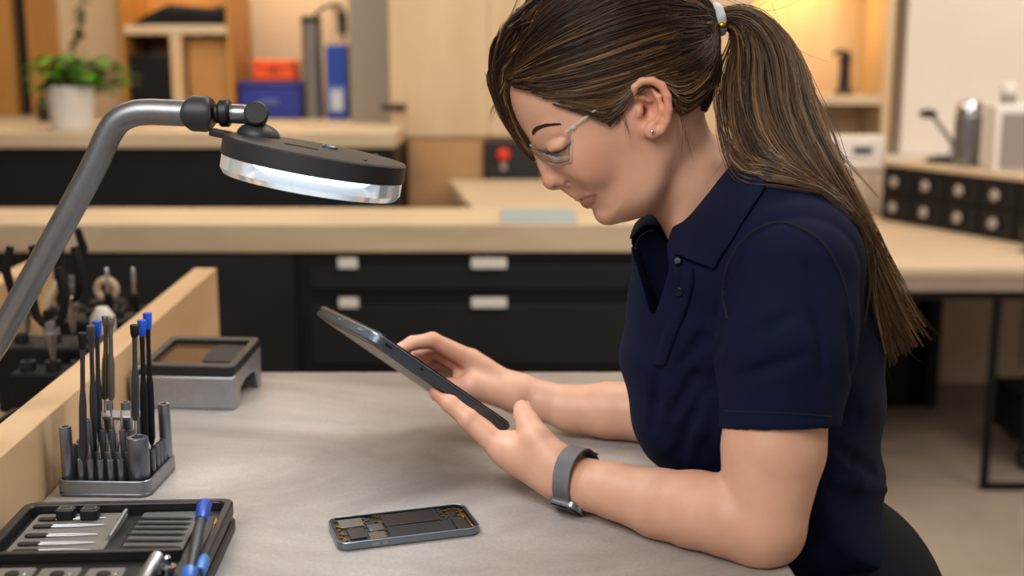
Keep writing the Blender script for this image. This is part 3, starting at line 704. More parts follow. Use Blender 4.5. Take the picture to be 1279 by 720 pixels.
comp('processor_cover', .23, .345, .07, .33, .0047, .0066, mat('chip_brown', '#6b594c', .4, .4), 'brown processor cover')
comp('connector_block', .25, .355, .40, .62, .0047, .0064, M['gun2'])
comp('speaker_module', .84, .93, .10, .5, .0047, .0065, M['battery'])
comp('side_key', .55, .63, .035, .075, .0047, .007, M['chip'])
mb = MB()
for k_ in range(46):
    e = random.random()
    if e < .35: s_, t_ = random.uniform(.04, .07), random.uniform(.1, .9)
    elif e < .55: s_, t_ = random.uniform(.23, .37), random.choice((.36, .65, .70, .88, .92))
    elif e < .8: s_, t_ = random.uniform(.80, .95), random.uniform(.55, .92)
    else: s_, t_ = random.uniform(.08, .36), random.uniform(.05, .1)
    a_, b2 = random.uniform(.0008, .0024), random.uniform(.0006, .0016); x_, y_ = (s_-.5)*pl, (t_-.5)*pw
    mb.box((x_-a_, y_-b2, .0047), (x_+a_, y_+b2, .0047+random.uniform(.0012, .0024)))
comp('gold_strip', .945, .958, .1, .62, .0047, .0068, M['gold'])
comp('gold_strip', .93, .944, .5, .85, .0047, .0064, M['gold'])
mb.build('contacts', M['gold'], t)['kind'] = 'stuff'
mb = MB()
for k_ in range(60):
    s_, t_ = random.choice(((random.uniform(.05, .37), random.uniform(.33, .62)), (random.uniform(.79, .93), random.uniform(.5, .93)), (random.uniform(.24, .37), random.uniform(.06, .95))))
    a_, b2 = random.uniform(.0006, .0022), random.uniform(.0006, .0018); x_, y_ = (s_-.5)*pl, (t_-.5)*pw
    mb.box((x_-a_, y_-b2, .0047), (x_+a_, y_+b2, .0047+random.uniform(.0006, .0018)))
mb.build('components', M['gun2'], t)['kind'] = 'stuff'
mb = MB()
for x_ in (-.045, -.036): mb.rbox(0, 0, .008 if x_ < -.04 else .005, .0022, .001, 0, .0005, Matrix.Translation((x_+.01, -pw/2, .004)) @ Matrix.Rotation(pi/2, 4, 'X'))
mb.build('side_button', M['steel'], t)

# ---------------------------------------------------------------- tool tray
tr = radians(3.2); TC = Vector((-.3765, 1.018, BZ+.0005)); TMx = Matrix.Translation(TC) @ Matrix.Rotation(tr, 4, 'Z')
TW, TD = .205, .26
t = thing('tool_case', 'open black tool case with grey slotted inserts in the near corner', 'tool case', TC, tr)
MB().rbox(0, 0, TW+.004, TD+.004, .012, 0, .012).build('lower_shell', M['plastic'], t, bevel=.002)
MB().rbox(0, 0, TW-.006, TD-.006, .01, .0121, .016).build('hinge_gap', M['slot'], t)
MB().frame(rrect(0, 0, TW+.002, TD+.002, .012), rrect(0, 0, TW-.016, TD-.016, .008), .0161, .031).build('rim', M['plastic'], t, bevel=.002)
MB().rbox(0, 0, TW-.0165, TD-.0165, .008, .0162, .0185).build('tray_floor', M['slot'], t)
ZI = BZ+.0005+.0225
def tl(u, v, z=ZI): return TMx.inverted() @ Pz(u, v, z)
a, b = tl(38, 690), tl(150, 645)
ixl = [( -.083, -.018), ]
y_front = tl(120, 694).y; y_back = tl(120, 640).y; xm0, xm1 = tl(126, 690).x, tl(147, 690).x
MB().rbox((-.088+xm0)/2, (y_front+y_back)/2, xm0+.088, y_back-y_front-.004, .004, .0186, .0222).build('insert', M['foam'], t, bevel=.0006)['label'] = 'grey insert with tweezer slots'
xr = tl(226, 690).x
MB().rbox((xm1+xr)/2, (y_front+y_back)/2, xr-xm1, y_back-y_front-.004, .004, .0186, .0222).build('insert', mat('foam_dark', '#54514e', .55), t, bevel=.0006)['label'] = 'dark grey insert with narrow slots'
MB().box((-TW/2+.0085, y_front-.006, .0186), (xr+.002, y_front, .0285)).build('cross_bar', M['plastic'], t, bevel=.001)
MB().box((xr+.002, -TD/2+.009, .0186), (TW/2-.0085, TD/2-.009, .0205)).build('side_lane', M['plastic2'], t)
MB().box((xm0+.001, y_front+.001, .0186), (xm1-.001, (y_front*.6+y_back*.4), .0212)).build('center_channel', M['slot'], t)
# slots: dark recesses as inlaid shapes of the inserts, tools lying in them
rows = [(48, 72, 649, 130), (41, 66, 658, 128), (31, 60, 669.5, 120), (22, 50, 680, 116), (15, 48, 689, 112)]
for i, (ua, ub, v, ue) in enumerate(rows):
    p0, p1, p2 = Pz(ua, v, ZI+.0012), Pz(ub, v-.8, ZI+.0012), Pz(ue, v+.5, ZI+.001)
    an_ = atan2((p1-p0).y, (p1-p0).x)
    o = thing('tweezers', 'dark handled tweezers in a slot of the grey insert', 'tweezers', (p0.x, p0.y, TC.z+.0225), an_, 'tweezers in the left insert')
    Lh = (p1-p0).length; Lt = (p2-p0).length
    MB().rbox(Lh/2, 0, Lh, .0072, .0034, 0, .0022).build('handle', M['slot'], o, bevel=.0006)
    for sg in (-1, 1): MB().tube([(Lh-.001, sg*.0018, .001), (Lh+(Lt-Lh)*.5, sg*.0022, .001), (Lt, sg*.0004, .0008)], [.0009, .0007, .0003], 6).build('arm', M['gun'], o)
rows = [(170, 241, 648), (168, 238, 654.3), (163, 235, 660.5), (158, 231, 667.5), (154, 229, 675.5), (150, 225, 683.5), (146, 221, 691)]
for i, (ua, ub, v) in enumerate(rows):
    p0, p1 = Pz(ua, v, ZI+.001), Pz(ub, v, ZI+.001); an_ = atan2((p1-p0).y, (p1-p0).x); Ls = min((p1-p0).length, .06)
    o = thing('slim_pick', 'slim dark pick lying in a slot of the dark grey insert', 'pick', (p0.x, p0.y, TC.z+.0224), an_, 'slim picks in the dark grey insert')
    MB().tube([(0, 0, .0012), (Ls*.12, 0, .0012), (Ls*.9, 0, .0012), (Ls, 0, .001)], [.0008, .0018, .0018, .0006], 8, flat=.6).build('blade', M['slot'], o)
    MB().tube([(Ls*.45, .0022, .0008), (Ls*.8, .0022, .0008)], .0007, 6).build('edge', M['gun'], o)
for (u, v, lb) in ((83, 648, 'small black cube block nearest the divider in the tool case'), (113, 648, 'small black cube block beside the steel rod in the tool case')):
    q = Pz(u, v, TC.z+.0225)
    o = thing('cube_block', lb, 'block', (q.x, q.y, TC.z+.0226), tr, 'cube blocks in the tool case')
    MB().rbox(0, 0, .0175, .013, .003, 0, .0105).build('body', M['plastic'], o, bevel=.001)
    MB().frame(rrect(0, 0, .0125, .0085, .002), rrect(0, 0, .0108, .0068, .0015), .0106, .0112).build('top_ring', M['gun'], o)
pa_, pb_ = Pz(157.5, 638, ZI+.0065), Pz(137, 671, ZI+.003)
o = thing('steel_pick', 'bare steel rod lying between the two grey inserts', 'rod', pb_, 0); MB().tube([tuple(pb_-pb_), tuple((pa_-pb_)*.95), tuple(pa_-pb_)], [.0018, .0022, .0022], 12).build('rod', M['steel'], o)
# two drivers lying in the side lane
top, bot = Pz(255.5, 630, TC.z+.047), Pz(234, 728, TC.z+.030)
o = thing('precision_driver', 'charcoal screwdriver with a blue cap leaning over the case rim', 'screwdriver', bot, 0, rot=(top-bot).to_track_quat('Z', 'Y').to_euler()); Ln = (top-bot).length
MB().lathe([(.0035, Ln*.14), (.0042, Ln*.3), (.0054, Ln*.40), (.0054, Ln*.62), (.0046, Ln*.76)], 18).build('grip', M['plastic2'], o)
MB().lathe([(.0052, Ln*.765), (.0058, Ln*.78), (.0072, Ln*.985), (.0064, Ln), (1e-6, Ln)], 20).build('cap', M['blue'], o)
MB().lathe([(.0050, 0), (.0068, Ln*.02), (.0068, Ln*.125), (.004, Ln*.138)], 18).build('collar', mat('blue2', '#2f66b8', .35), o)
top, bot = Pz(271, 648, TC.z+.031), Pz(249, 716, TC.z+.0268)
o = thing('bit_driver', 'short blue handled driver with a gold tipped shaft in the side lane', 'screwdriver', bot, 0, rot=(top-bot).to_track_quat('Z', 'Y').to_euler()); Ln = (top-bot).length
MB().lathe([(.0052, 0), (.006, .002), (.006, Ln*.2), (.004, Ln*.26)], 16).build('handle', mat('blue3', '#3f74bd', .4), o)
MB().lathe([(.0016, Ln*.262), (.0016, Ln*.85)], 10).build('shaft', M['chrome'], o)
MB().lathe([(.0022, Ln*.851), (.0022, Ln*.93), (.0008, Ln)], 10).build('tip', M['gold'], o)
q = Pz(186, 722, TC.z+.02)
o = thing('steel_cylinder', 'round polished steel cylinder in the front compartment of the case', 'cylinder', (q.x, q.y, TC.z+.0256), 0, rot=(radians(-72), 0, radians(-10)))
MB().lathe([(.0062, -.02), (.0068, -.018), (.0068, .018), (.0062, .02), (1e-6, .02)], 24).build('body', M['steel'], o)
q = Pz(210, 716, TC.z+.02)
o = thing('flanged_stud', 'tiny bright flanged stud next to the steel cylinder', 'stud', (q.x, q.y, TC.z+.0186), 0)
MB().lathe([(.006, 0), (.006, .006), (.003, .008), (.0032, .016), (.0015, .018)], 16).build('body', M['chrome'], o)
MB().lathe([(.0075, .0062), (.0075, .0078)], 16).build('flange', M['chrome'], o)
for (ua, ub, lb) in ((-2, 46, 'grey plate block closest to the divider in the front compartment'), (53, 103, 'grey plate block second from the divider in the front compartment'), (112, 158, 'grey plate block next to the steel cylinder in the front compartment')):
    p0, p1 = Pz(ua, 712, TC.z+.027), Pz(ub, 712, TC.z+.027); w = (p1-p0).length; c_ = (p0+p1)/2
    o = thing('plate_block', lb, 'block', (c_.x, c_.y-.012, TC.z+.0186), tr, 'grey plate blocks in the tool case')
    MB().rbox(0, 0, w, .03, .003, 0, .009).build('body', M['foam'], o, bevel=.001)
    MB().lathe([(.006, .0091), (.006, .0105), (.004, .011)], 16).build('button', M['slot'], o)
    MB().ball((w*.33, -.002, .0095), .0016, 10).build('screw', M['chrome'], o)

# ---------------------------------------------------------------- tablet
TA, TB_, TCc = P(465, 419, 1.24), P(640, 540, 1.295), P(388, 380, 1.455)
ex = (TB_-TA).normalized(); ey = (TCc-TA); ey = (ey-ex*ey.dot(ex)); tabd = ey.length; ey.normalize(); tn = ex.cross(ey)
tabw = (TB_-TA).length
TABM = Matrix((( ex.x, ey.x, tn.x, TA.x), (ex.y, ey.y, tn.y, TA.y), (ex.z, ey.z, tn.z, TA.z), (0, 0, 0, 1)))
TH = .0073
t = bpy.data.objects.new('tablet', None); link(t); t.matrix_world = TABM; tag(t, 'dark grey tablet held in both of her hands', 'tablet')
MB().rbox(tabw/2, tabd/2, tabw, tabd, .016, -TH, TH*.8, seg=10).build('body', mat('tablet_shell', '#50575e', .34, .7), t, bevel=.0028, seg=4)
MB().rbox(tabw/2, tabd/2, tabw-.006, tabd-.006, .0135, TH*.8+.0001, TH, seg=10).build('screen', mat('tablet_screen', '#0b0c0e', .08), t, bevel=.0004)
MB().rbox(tabw/2, tabd/2, tabw-.02, tabd-.02, .008, -TH-.0008, -TH-.0001, seg=8).build('back_plate', mat('tablet_back', '#766c66', .4, .6), t, bevel=.0004)
def slot_on(name, x, y, lx, ly, m):
    MB().rbox(0, 0, lx, ly, min(lx, ly)*.4, -.0006, .0004, Matrix.Translation((x, y, 0)) @ (Matrix.Rotation(pi/2, 4, 'X') if y < .001 else Matrix.Rotation(-pi/2, 4, 'Y'))).build(name, m, t)
slot_on('port', .022, -.0004, .009, .003, M['slot']); slot_on('microphone', .068, -.0004, .004, .0028, M['slot'])
slot_on('connector', -.0004, .045, .003, .018, M['chip']); slot_on('key', -.0004, .13, .002, .010, M['steel']); slot_on('hole', -.0004, tabd-.02, .0028, .0028, M['slot'])
# ================================================================ signed distance modelling tools
def npv(p): return np.array(tuple(p), float)
def NP_(u, v, Y): return npv(P(u, v, Y))
class Op:
    def __init__(s, fn, lo, hi, mode='u', k=.004): s.fn, s.lo, s.hi, s.mode, s.k = fn, np.array(lo), np.array(hi), mode, k
def smin(a, b, k):
    if k <= 0: return np.minimum(a, b)
    h = np.clip(.5+.5*(b-a)/k, 0, 1); return b*(1-h)+a*h-k*h*(1-h)
def smax(a, b, k): return -smin(-a, -b, k)
def cap_fn(a, b, ra, rb):
    a, b = npv(a), npv(b); ab = b-a; L2 = ab@ab
    def f(p):
        t = np.clip((p-a)@ab/L2, 0, 1); q = p-a-t[:, None]*ab
        return np.sqrt((q*q).sum(1))-(ra+(rb-ra)*t)
    return f
def cap(a, b, ra, rb, mode='u', k=.004):
    a, b = npv(a), npv(b); r = max(ra, rb)
    return Op(cap_fn(a, b, ra, rb), np.minimum(a, b)-r, np.maximum(a, b)+r, mode, k)
def chain(pts, mode='u', k=.004):                 # pts: (point, radius)
    return [cap(pts[i][0], pts[i+1][0], pts[i][1], pts[i+1][1], mode, k) for i in range(len(pts)-1)]
def ell(c, r, R=None, mode='u', k=.004):          # R: rows = local axes
    c, r = npv(c), np.array(r, float); R = np.eye(3) if R is None else np.array(R, float)
    def f(p):
        q = (p-c)@R.T; k0 = np.sqrt(((q/r)**2).sum(1))+1e-9; k1 = np.sqrt(((q/(r*r))**2).sum(1))+1e-9
        return k0*(k0-1)/k1
    m = r.max(); return Op(f, c-m, c+m, mode, k)
def evaluate(ops, p, start=1.0):
    d = np.full(len(p), start)
    for o in ops:
        v = o.fn(p)
        if o.mode == 'u': d = smin(d, v, o.k)
        elif o.mode == 's': d = smax(d, -v, o.k)
        elif o.mode == 'i': d = smax(d, v, o.k)
        else: d = o.fn.post(p, d)
    return d
class Post:                                        # an op that reshapes the distance found so far
    def __init__(s, f): s.post = f
    def __call__(s, p): return np.zeros(len(p))
def post(f, lo, hi): return Op(Post(f), lo, hi, 'p', 0)

def surface_net(ops, h, lo, hi, nb=12, smooth=2):
    lo, hi = np.array(lo, float), np.array(hi, float); B = nb*h
    nB = np.ceil((hi-lo)/B).astype(int)
    g = np.stack(np.meshgrid(*[np.arange(n) for n in nB], indexing='ij'), -1).reshape(-1, 3)
    cen = lo+(g+.5)*B
    d = np.empty(len(cen))
    for i in range(0, len(cen), 60000): d[i:i+60000] = evaluate(ops, cen[i:i+60000])
    act = np.abs(d) < B*.87*1.35+.012
    g, cen = g[act], cen[act]
    ax = np.arange(nb+1)
    loc = np.stack(np.meshgrid(ax, ax, ax, indexing='ij'), -1).reshape(-1, 3)
    N = nB*nb+2; strides = np.array([N[1]*N[2], N[2], 1], dtype=np.int64)
    VK = []; VP = []; Q = []
    corners = [(i, j, k) for i in (0, 1) for j in (0, 1) for k in (0, 1)]
    edges = [(a, b) for a in range(8) for b in range(a+1, 8) if sum(abs(corners[a][q]-corners[b][q]) for q in range(3)) == 1]
    for gi, c in zip(g, cen):
        bl, bh = lo+gi*B, lo+(gi+1)*B
        sel = [o for o in ops if o.mode == 'i' or (np.all(o.lo-2*o.k-.016 <= bh) and np.all(o.hi+2*o.k+.016 >= bl))]
        if not sel: continue
        idx = loc+gi*nb
        v = evaluate(sel, lo+idx*h).reshape(nb+1, nb+1, nb+1)
        s = v < 0
        if s.all() or not s.any(): continue
        cs = [v[i:nb+i, j:nb+j, k:nb+k] for i, j, k in corners]
        cm = sum((x < 0).astype(int) for x in cs)
        m = (cm > 0) & (cm < 8)
        ci = np.argwhere(m)
        if len(ci) == 0: continue
        vals = np.stack([x[m] for x in cs], 1)
        acc = np.zeros((len(ci), 3)); cnt = np.zeros(len(ci))
        for a, b in edges:
            va, vb = vals[:, a], vals[:, b]; x = (va < 0) != (vb < 0)
            t = np.where(x, va/np.where(x, va-vb, 1), 0)[:, None]
            pa, pb = np.array(corners[a], float), np.array(corners[b], float)
            acc += np.where(x[:, None], pa+(pb-pa)*t, 0); cnt += x
        VK.append((ci+gi*nb)@strides); VP.append(lo+(ci+gi*nb+acc/cnt[:, None])*h)
        for ax_ in range(3):                        # quads around crossing edges owned by this block
            sl0 = [slice(0, nb)]*3; sl1 = [slice(0, nb)]*3; sl1[ax_] = slice(1, nb+1)
            a, b = s[tuple(sl0)], s[tuple(sl1)]
            e = np.argwhere(a != b)
            if len(e) == 0: continue
            flip = a[tuple(e.T)]
            e = e+gi*nb; o1, o2 = (ax_+1) % 3, (ax_+2) % 3
            d1 = np.zeros(3, int); d1[o1] = 1; d2 = np.zeros(3, int); d2[o2] = 1
            q = np.stack([(e-d1-d2)@strides, (e-d2)@strides, e@strides, (e-d1)@strides], 1)
            q[~flip] = q[~flip][:, ::-1]; Q.append(q)
    VK = np.concatenate(VK); VP = np.concatenate(VP); Q = np.concatenate(Q)
    o = np.argsort(VK); VK, VP = VK[o], VP[o]
    ix = np.searchsorted(VK, Q); ix = np.clip(ix, 0, len(VK)-1); ok = (VK[ix] == Q).all(1); F = ix[ok]
    # keep the largest connected piece
    lab = np.arange(len(VP))
    E_ = np.concatenate([F[:, [0, 1]], F[:, [1, 2]], F[:, [2, 3]], F[:, [3, 0]]])
    for _ in range(400):
        m0 = lab.copy(); np.minimum.at(lab, E_[:, 0], lab[E_[:, 1]]); np.minimum.at(lab, E_[:, 1], lab[E_[:, 0]]); lab = lab[lab]
        if (m0 == lab).all(): break
    big = np.bincount(lab).argmax(); keep = lab == big; F = F[keep[F[:, 0]]]
    re = np.cumsum(keep)-1; F = re[F]; VP = VP[keep]
    E_ = np.concatenate([F[:, [0, 1]], F[:, [1, 2]], F[:, [2, 3]], F[:, [3, 0]]])
    for _ in range(smooth):
        acc = np.zeros_like(VP); cnt = np.zeros(len(VP))
        for q in range(3):
            acc[:, q] = np.bincount(E_[:, 0], VP[E_[:, 1], q], len(VP))+np.bincount(E_[:, 1], VP[E_[:, 0], q], len(VP))
        cnt = np.bincount(E_[:, 0], minlength=len(VP))+np.bincount(E_[:, 1], minlength=len(VP))
        VP = VP*.45+.55*acc/np.maximum(cnt, 1)[:, None]
    return VP, F
def np_mesh(name, V, F, m, parent=None, col=None):
    me = bpy.data.meshes.new(name); F = np.asarray(F); k = F.shape[1]
    me.vertices.add(len(V)); me.vertices.foreach_set('co', np.asarray(V, np.float32).ravel())
    me.loops.add(F.size); me.loops.foreach_set('vertex_index', F.astype(np.int32).ravel())
    me.polygons.add(len(F)); me.polygons.foreach_set('loop_start', np.arange(0, F.size, k, dtype=np.int32))
    me.polygons.foreach_set('use_smooth', np.ones(len(F), bool))
    if col is not None:
        a = me.attributes.new('Col', 'FLOAT_COLOR', 'POINT'); a.data.foreach_set('color', np.hstack([col, np.ones((len(col), 1))]).astype(np.float32).ravel())
    me.update(); me.validate(); me.materials.append(m)
    return link(bpy.data.objects.new(name, me), parent)
class Grid2:                                       # bilinear lookup table over a plane
    def __init__(s, f, lo, hi, n=420):
        s.lo, s.hi = np.array(lo, float), np.array(hi, float); s.n = n
        X, Y = np.meshgrid(np.linspace(lo[0], hi[0], n), np.linspace(lo[1], hi[1], n), indexing='ij')
        s.t = f(np.stack([X.ravel(), Y.ravel()], 1)).reshape(n, n)
    def __call__(s, x, y):
        q = np.clip((x-s.lo[0])/(s.hi[0]-s.lo[0])*(s.n-1), 0, s.n-1.001); r = np.clip((y-s.lo[1])/(s.hi[1]-s.lo[1])*(s.n-1), 0, s.n-1.001)
        i, j = q.astype(int), r.astype(int); a, b = q-i, r-j; t = s.t
        return (t[i, j]*(1-a)+t[i+1, j]*a)*(1-b)+(t[i, j+1]*(1-a)+t[i+1, j+1]*a)*b
def poly_sd(poly):
    P0 = np.array(poly, float)
    def f(p):
        d = np.full(len(p), 1e18); ins = np.zeros(len(p), bool)
        for i in range(len(P0)):
            a, b = P0[i], P0[(i+1) % len(P0)]; e = b-a; w = p-a
            t = np.clip(w@e/(e@e), 0, 1); q = w-t[:, None]*e; d = np.minimum(d, (q*q).sum(1))
            c = ((a[1] <= p[:, 1]) != (b[1] <= p[:, 1]))
            with np.errstate(divide='ignore', invalid='ignore'): xi = a[0]+(p[:, 1]-a[1])*e[0]/(e[1] if e[1] else 1e-12)
            ins ^= c & (p[:, 0] < xi)
        d = np.sqrt(d); return np.where(ins, -d, d)
    return f
def closed_spline(poly, n=200):
    a = np.array(poly, float); m = len(a); out = []
    for t in np.linspace(0, m, n, endpoint=False):
        i = int(t); x = t-i; p0, p1, p2, p3 = a[(i-1) % m], a[i % m], a[(i+1) % m], a[(i+2) % m]
        out.append(.5*((2*p1)+(-p0+p2)*x+(2*p0-5*p1+4*p2-p3)*x*x+(-p0+3*p1-3*p2+p3)*x**3))
    return np.array(out)
def rbf(ctrl, sig):
    C = np.array([c[:2] for c in ctrl], float); V = np.array([c[2] for c in ctrl], float)
    def f(p):
        w = np.exp(-((p[:, None, :]-C[None])**2).sum(2)/(2*sig*sig))+1e-12; return (w*V).sum(1)/w.sum(1)
    return f
def inflate(x, y, z, sd, Wf, Rf, pw=2.0):          # a side outline blown up to half width W, rounded over depth R
    d2, W, R = sd(x, y), Wf(x, y), Rf(x, y)
    return R*((np.maximum(0, 1+d2/R)**pw+np.abs(z/W)**pw)**(1/pw)-1)
# ================================================================ head frame (photo pixels -> head)
YH = 1.27
HO = NP_(760, 170, YH); CAMP = np.array([0, 0, CAMZ])
hw_ = CAMP-HO; HD = np.linalg.norm(hw_); hw_ /= HD
hr_ = np.cross([0, 0, 1], hw_); hr_ /= np.linalg.norm(hr_); hd_ = np.cross(hr_, hw_)
HK = mpp(760, 170, YH); YAW = radians(8); CY, SY = cos(YAW), sin(YAW)
def to_head(p):
    q = (p-HO)/HK; a, b, c = q@hr_, q@hd_, q@hw_
    return a*CY-c*SY, b, a*SY+c*CY
def from_head(A, B, C):
    A, B, C = np.asarray(A, float), np.asarray(B, float), np.asarray(C, float)
    a, c = A*CY+C*SY, -A*SY+C*CY
    return HO+HK*(a[..., None]*hr_+B[..., None]*hd_+c[..., None]*hw_)
def HA(u, v, C):                                   # pixel (u, v) at sideways offset C -> head coordinates
    a, b = u-760., v-170.
    for _ in range(3):
        A = (a-C*SY)/CY; c = -A*SY+C*CY; a, b = (u-760.)*(1-c/1500), (v-170.)*(1-c/1500)
    return A, b, C
def H(u, v, C=0): A, B, C = HA(u, v, C); return from_head(A, B, C)
def hcap(p, q, ra, rb, mode='u', k=4): return cap(H(*p), H(*q), ra*HK, rb*HK, mode, k*HK)
HAX = np.array([CY*hr_-SY*hw_, hd_, SY*hr_+CY*hw_])   # rows: head axes in the world
def hell(c, r, rot=0, mode='u', k=4):
    R2 = np.array([[cos(rot), sin(rot), 0], [-sin(rot), cos(rot), 0], [0, 0, 1]])
    return ell(H(*c), np.array(r)*HK, R2@HAX, mode, k*HK)

def vis(u, v, ops, dep=0):                         # the visible skin point under a pixel, dep metres beneath the surface
    dd = npv(ray(u, v)); dd = dd/np.linalg.norm(dd); t = 1.0
    for _ in range(120):
        e = float(evaluate(ops, (CAMP+dd*t)[None])[0]); t += max(e, .0003)*.7
        if e < .00025: break
    return CAMP+dd*(t+dep)
def mirror(p): A, B, C = to_head(np.array([p])); return from_head(A, B, -C)[0]
prof = [(639, 96), (637, 112), (641, 135), (650, 156), (661, 173), (669, 187), (681, 203), (697, 222), (712, 235), (721, 245), (730, 253), (741, 260), (746, 265), (749, 270.5), (754, 276), (766, 279.5), (788, 276),
        (812, 266), (832, 243), (846, 212), (868, 172), (879, 130), (881, 90), (872, 40), (850, -8), (814, -42), (770, -54), (722, -38), (682, -2), (655, 44)]
PH = closed_spline([((u-760)/CY, v-170) for u, v in prof], 260)
def hp(l): return [((u-760)/CY, v-170, w) for u, v, w in l]
HLO, HHI = (-170, -260), (170, 150)
h_sd = Grid2(poly_sd(PH), HLO, HHI)
h_W = Grid2(rbf(hp([(770, 40, 87), (850, 60, 82), (820, 0, 84), (700, 60, 80), (665, 120, 70), (710, 130, 72), (725, 185, 70), (690, 190, 62), (800, 150, 77), (800, 215, 66), (765, 232, 58), (725, 228, 52), (757, 265, 40), (735, 262, 38), (870, 110, 74), (845, 200, 62), (715, 250, 42)]), 28), HLO, HHI, 200)
h_R = Grid2(rbf(hp([(770, 40, 100), (850, 60, 100), (700, 60, 95), (645, 115, 88), (660, 170, 78), (690, 215, 66), (720, 250, 50), (757, 270, 40), (800, 255, 34), (840, 215, 40), (870, 110, 80), (760, 200, 60)]), 28), HLO, HHI, 200)
def head_fn(p):
    A, B, C = to_head(p); return inflate(A, B, C, h_sd, h_W, h_R, 2.15)*HK*.92
hb = [H(u, v, c) for u, v in ((600, -70), (920, 300)) for c in (-95, 95)]+[H(u, v, c) for u, v in ((600, 300), (920, -70)) for c in (-95, 95)]
head_op = Op(head_fn, np.min(hb, 0), np.max(hb, 0), 'u', 0)

body = [head_op]
# neck and hidden chest
neckp = [(NP_(838, 190, 1.283), .047), (NP_(862, 228, 1.285), .0475), (NP_(893, 275, 1.287), .051), (NP_(935, 330, 1.287), .066), (NP_(960, 420, 1.287), .085)]
body += chain(neckp, k=.014)
body += [cap(NP_(985, 300, 1.16), NP_(985, 300, 1.41), .04, .04, k=.03)]
body += [hcap((880, 205, 26), (846, 306, 22), 9, 8, k=14)]       # neck muscle
# brow, eyes, nose, mouth, cheeks
for s in (1, -1):
    body += [hcap((673, 169, 20*s), (692, 161, 44*s), 6.5, 7, k=14),
             hell((733, 203, 46*s), (28, 24, 17), .6, 'u', 22)]
e_c = vis(699, 181.5, body, .0070)
for q in (e_c, mirror(e_c)): body.append(ell(q, np.array((15.5, 9.6, 13))*HK, np.array([[cos(-.42), sin(-.42), 0], [-sin(-.42), cos(-.42), 0], [0, 0, 1]])@HAX, 'u', 6*HK))
crease = [vis(u, v, body, 0) for u, v in ((684, 179), (691, 173.5), (700, 170.5), (709, 172))]
lashl = [vis(u, v, body, 0) for u, v in ((684, 189.5), (692, 191), (701, 188), (708, 183), (713, 177.5))]
for pts_, r_ in ((crease, .9), (lashl, .8)):
    for m__ in (False, True):
        pp = [mirror(q) if m__ else q for q in pts_]
        for i in range(len(pp)-1): body.append(cap(pp[i], pp[i+1], r_*HK, r_*HK, 's', 2.6*HK))
body += [hcap((676, 190, 0), (683, 208, 0), 9.5, 9.5, k=9), hcap((684, 206, 0), (690, 224.5, 0), 9.5, 11.5, k=7), hell((691, 226, 0), (12.5, 11, 13), .6, k=6)]
for s in (1, -1):
    body += [hell((704, 224.5, 12*s), (11, 8.5, 8.5), .3, k=5), hell((697.5, 233.5, 8*s), (6, 3, 3.5), .2, 's', 2.5), hcap((716, 218, 21*s), (709, 231, 19*s), 1.4, 1.6, 's', 5)]
body += [hcap((709, 235, 0), (717, 243, 0), 7, 5, k=7)]
def HB(p): return tuple(np.ravel(to_head(np.array([p]))))
def mir(l): return [(HB(mirror(p)), r) for p, r in l]
up_n = [(vis(743, 242.6, body, .0008), 1.5), (vis(735, 243.6, body, .0016), 3.2), (H(725, 246.4, 6), 5.8)]
lo_n = [(vis(743, 245.6, body, .0008), 1.7), (vis(738.5, 250.0, body, .0022), 4.4), (H(735, 253.2, 4), 7.2)]
LIPS = []
for l_ in (up_n, lo_n):
    ln_ = l_+[(mirror(p), r) for p, r in l_[::-1]]; LIPS.append(ln_)
mgroove = None
for L_ in LIPS:
    for i in range(len(L_)-1): body.append(cap(L_[i][0], L_[i+1][0], L_[i][1]*HK, L_[i+1][1]*HK, k=3*HK))
mgr = [vis(744.5, 244.2, body), vis(738, 246.0, body), vis(731, 248.4, body), vis(725.5, 250.6, body, .001)]
for m__ in (False, True):
    pp = [mirror(q) if m__ else q for q in mgr]
    for i in range(3): body.append(cap(pp[i], pp[i+1], 1.3*HK, 1.7*HK, 's', 1.6*HK))
body += [hell((757, 268, 0), (13, 11, 22), .5, k=10)]
# ears
def ear(s):
    o = []
    e0 = 72
    o.append(hell((812, 138, (e0+1)*s), (20, 33, 8), .16, k=5))
    o.append(hell((810, 134, (e0+10)*s), (17, 27, 8), .14, 's', 4))
    rim = [((801, 123), 77, 3.2), ((791, 121), 81, 3.8), ((791, 110), 86, 4.4), ((800, 102.5), 89, 4.7), ((813, 101.5), 90, 4.8), ((825, 108), 90, 5.0), ((832, 121), 91, 5.0), ((834, 138), 90, 4.8), ((832, 152), 88, 4.6), ((826, 163), 84, 5.2)]
    for i in range(len(rim)-1):
        a, b = rim[i], rim[i+1]; o.append(hcap((*a[0], a[1]*s), (*b[0], b[1]*s), a[2], b[2], k=2))
    o.append(hell((815, 163, 81*s), (10, 10.5, 5.5), .3, k=5))
    anti = [((813, 112), 80, 3), ((821, 122), 84, 3.8), ((825, 138), 85, 4.2), ((821, 150), 83, 4.2), ((811, 156), 80, 3.8)]
    for i in range(len(anti)-1):
        a, b = anti[i], anti[i+1]; o.append(hcap((*a[0], a[1]*s), (*b[0], b[1]*s), a[2], b[2], k=3))
    o.append(hell((810, 138, 80*s), (9.5, 13, 10), .2, 's', 3))
    o.append(hell((803, 139, 70*s), (5, 5, 12), 0, 's', 3))
    o.append(hell((798, 140, 77*s), (5, 8, 5), .2, k=4))
    o.append(hcap((800, 122, 77*s), (812, 127, 76*s), 3.2, 2.4, k=3))
    return o
body += ear(1)+ear(-1)
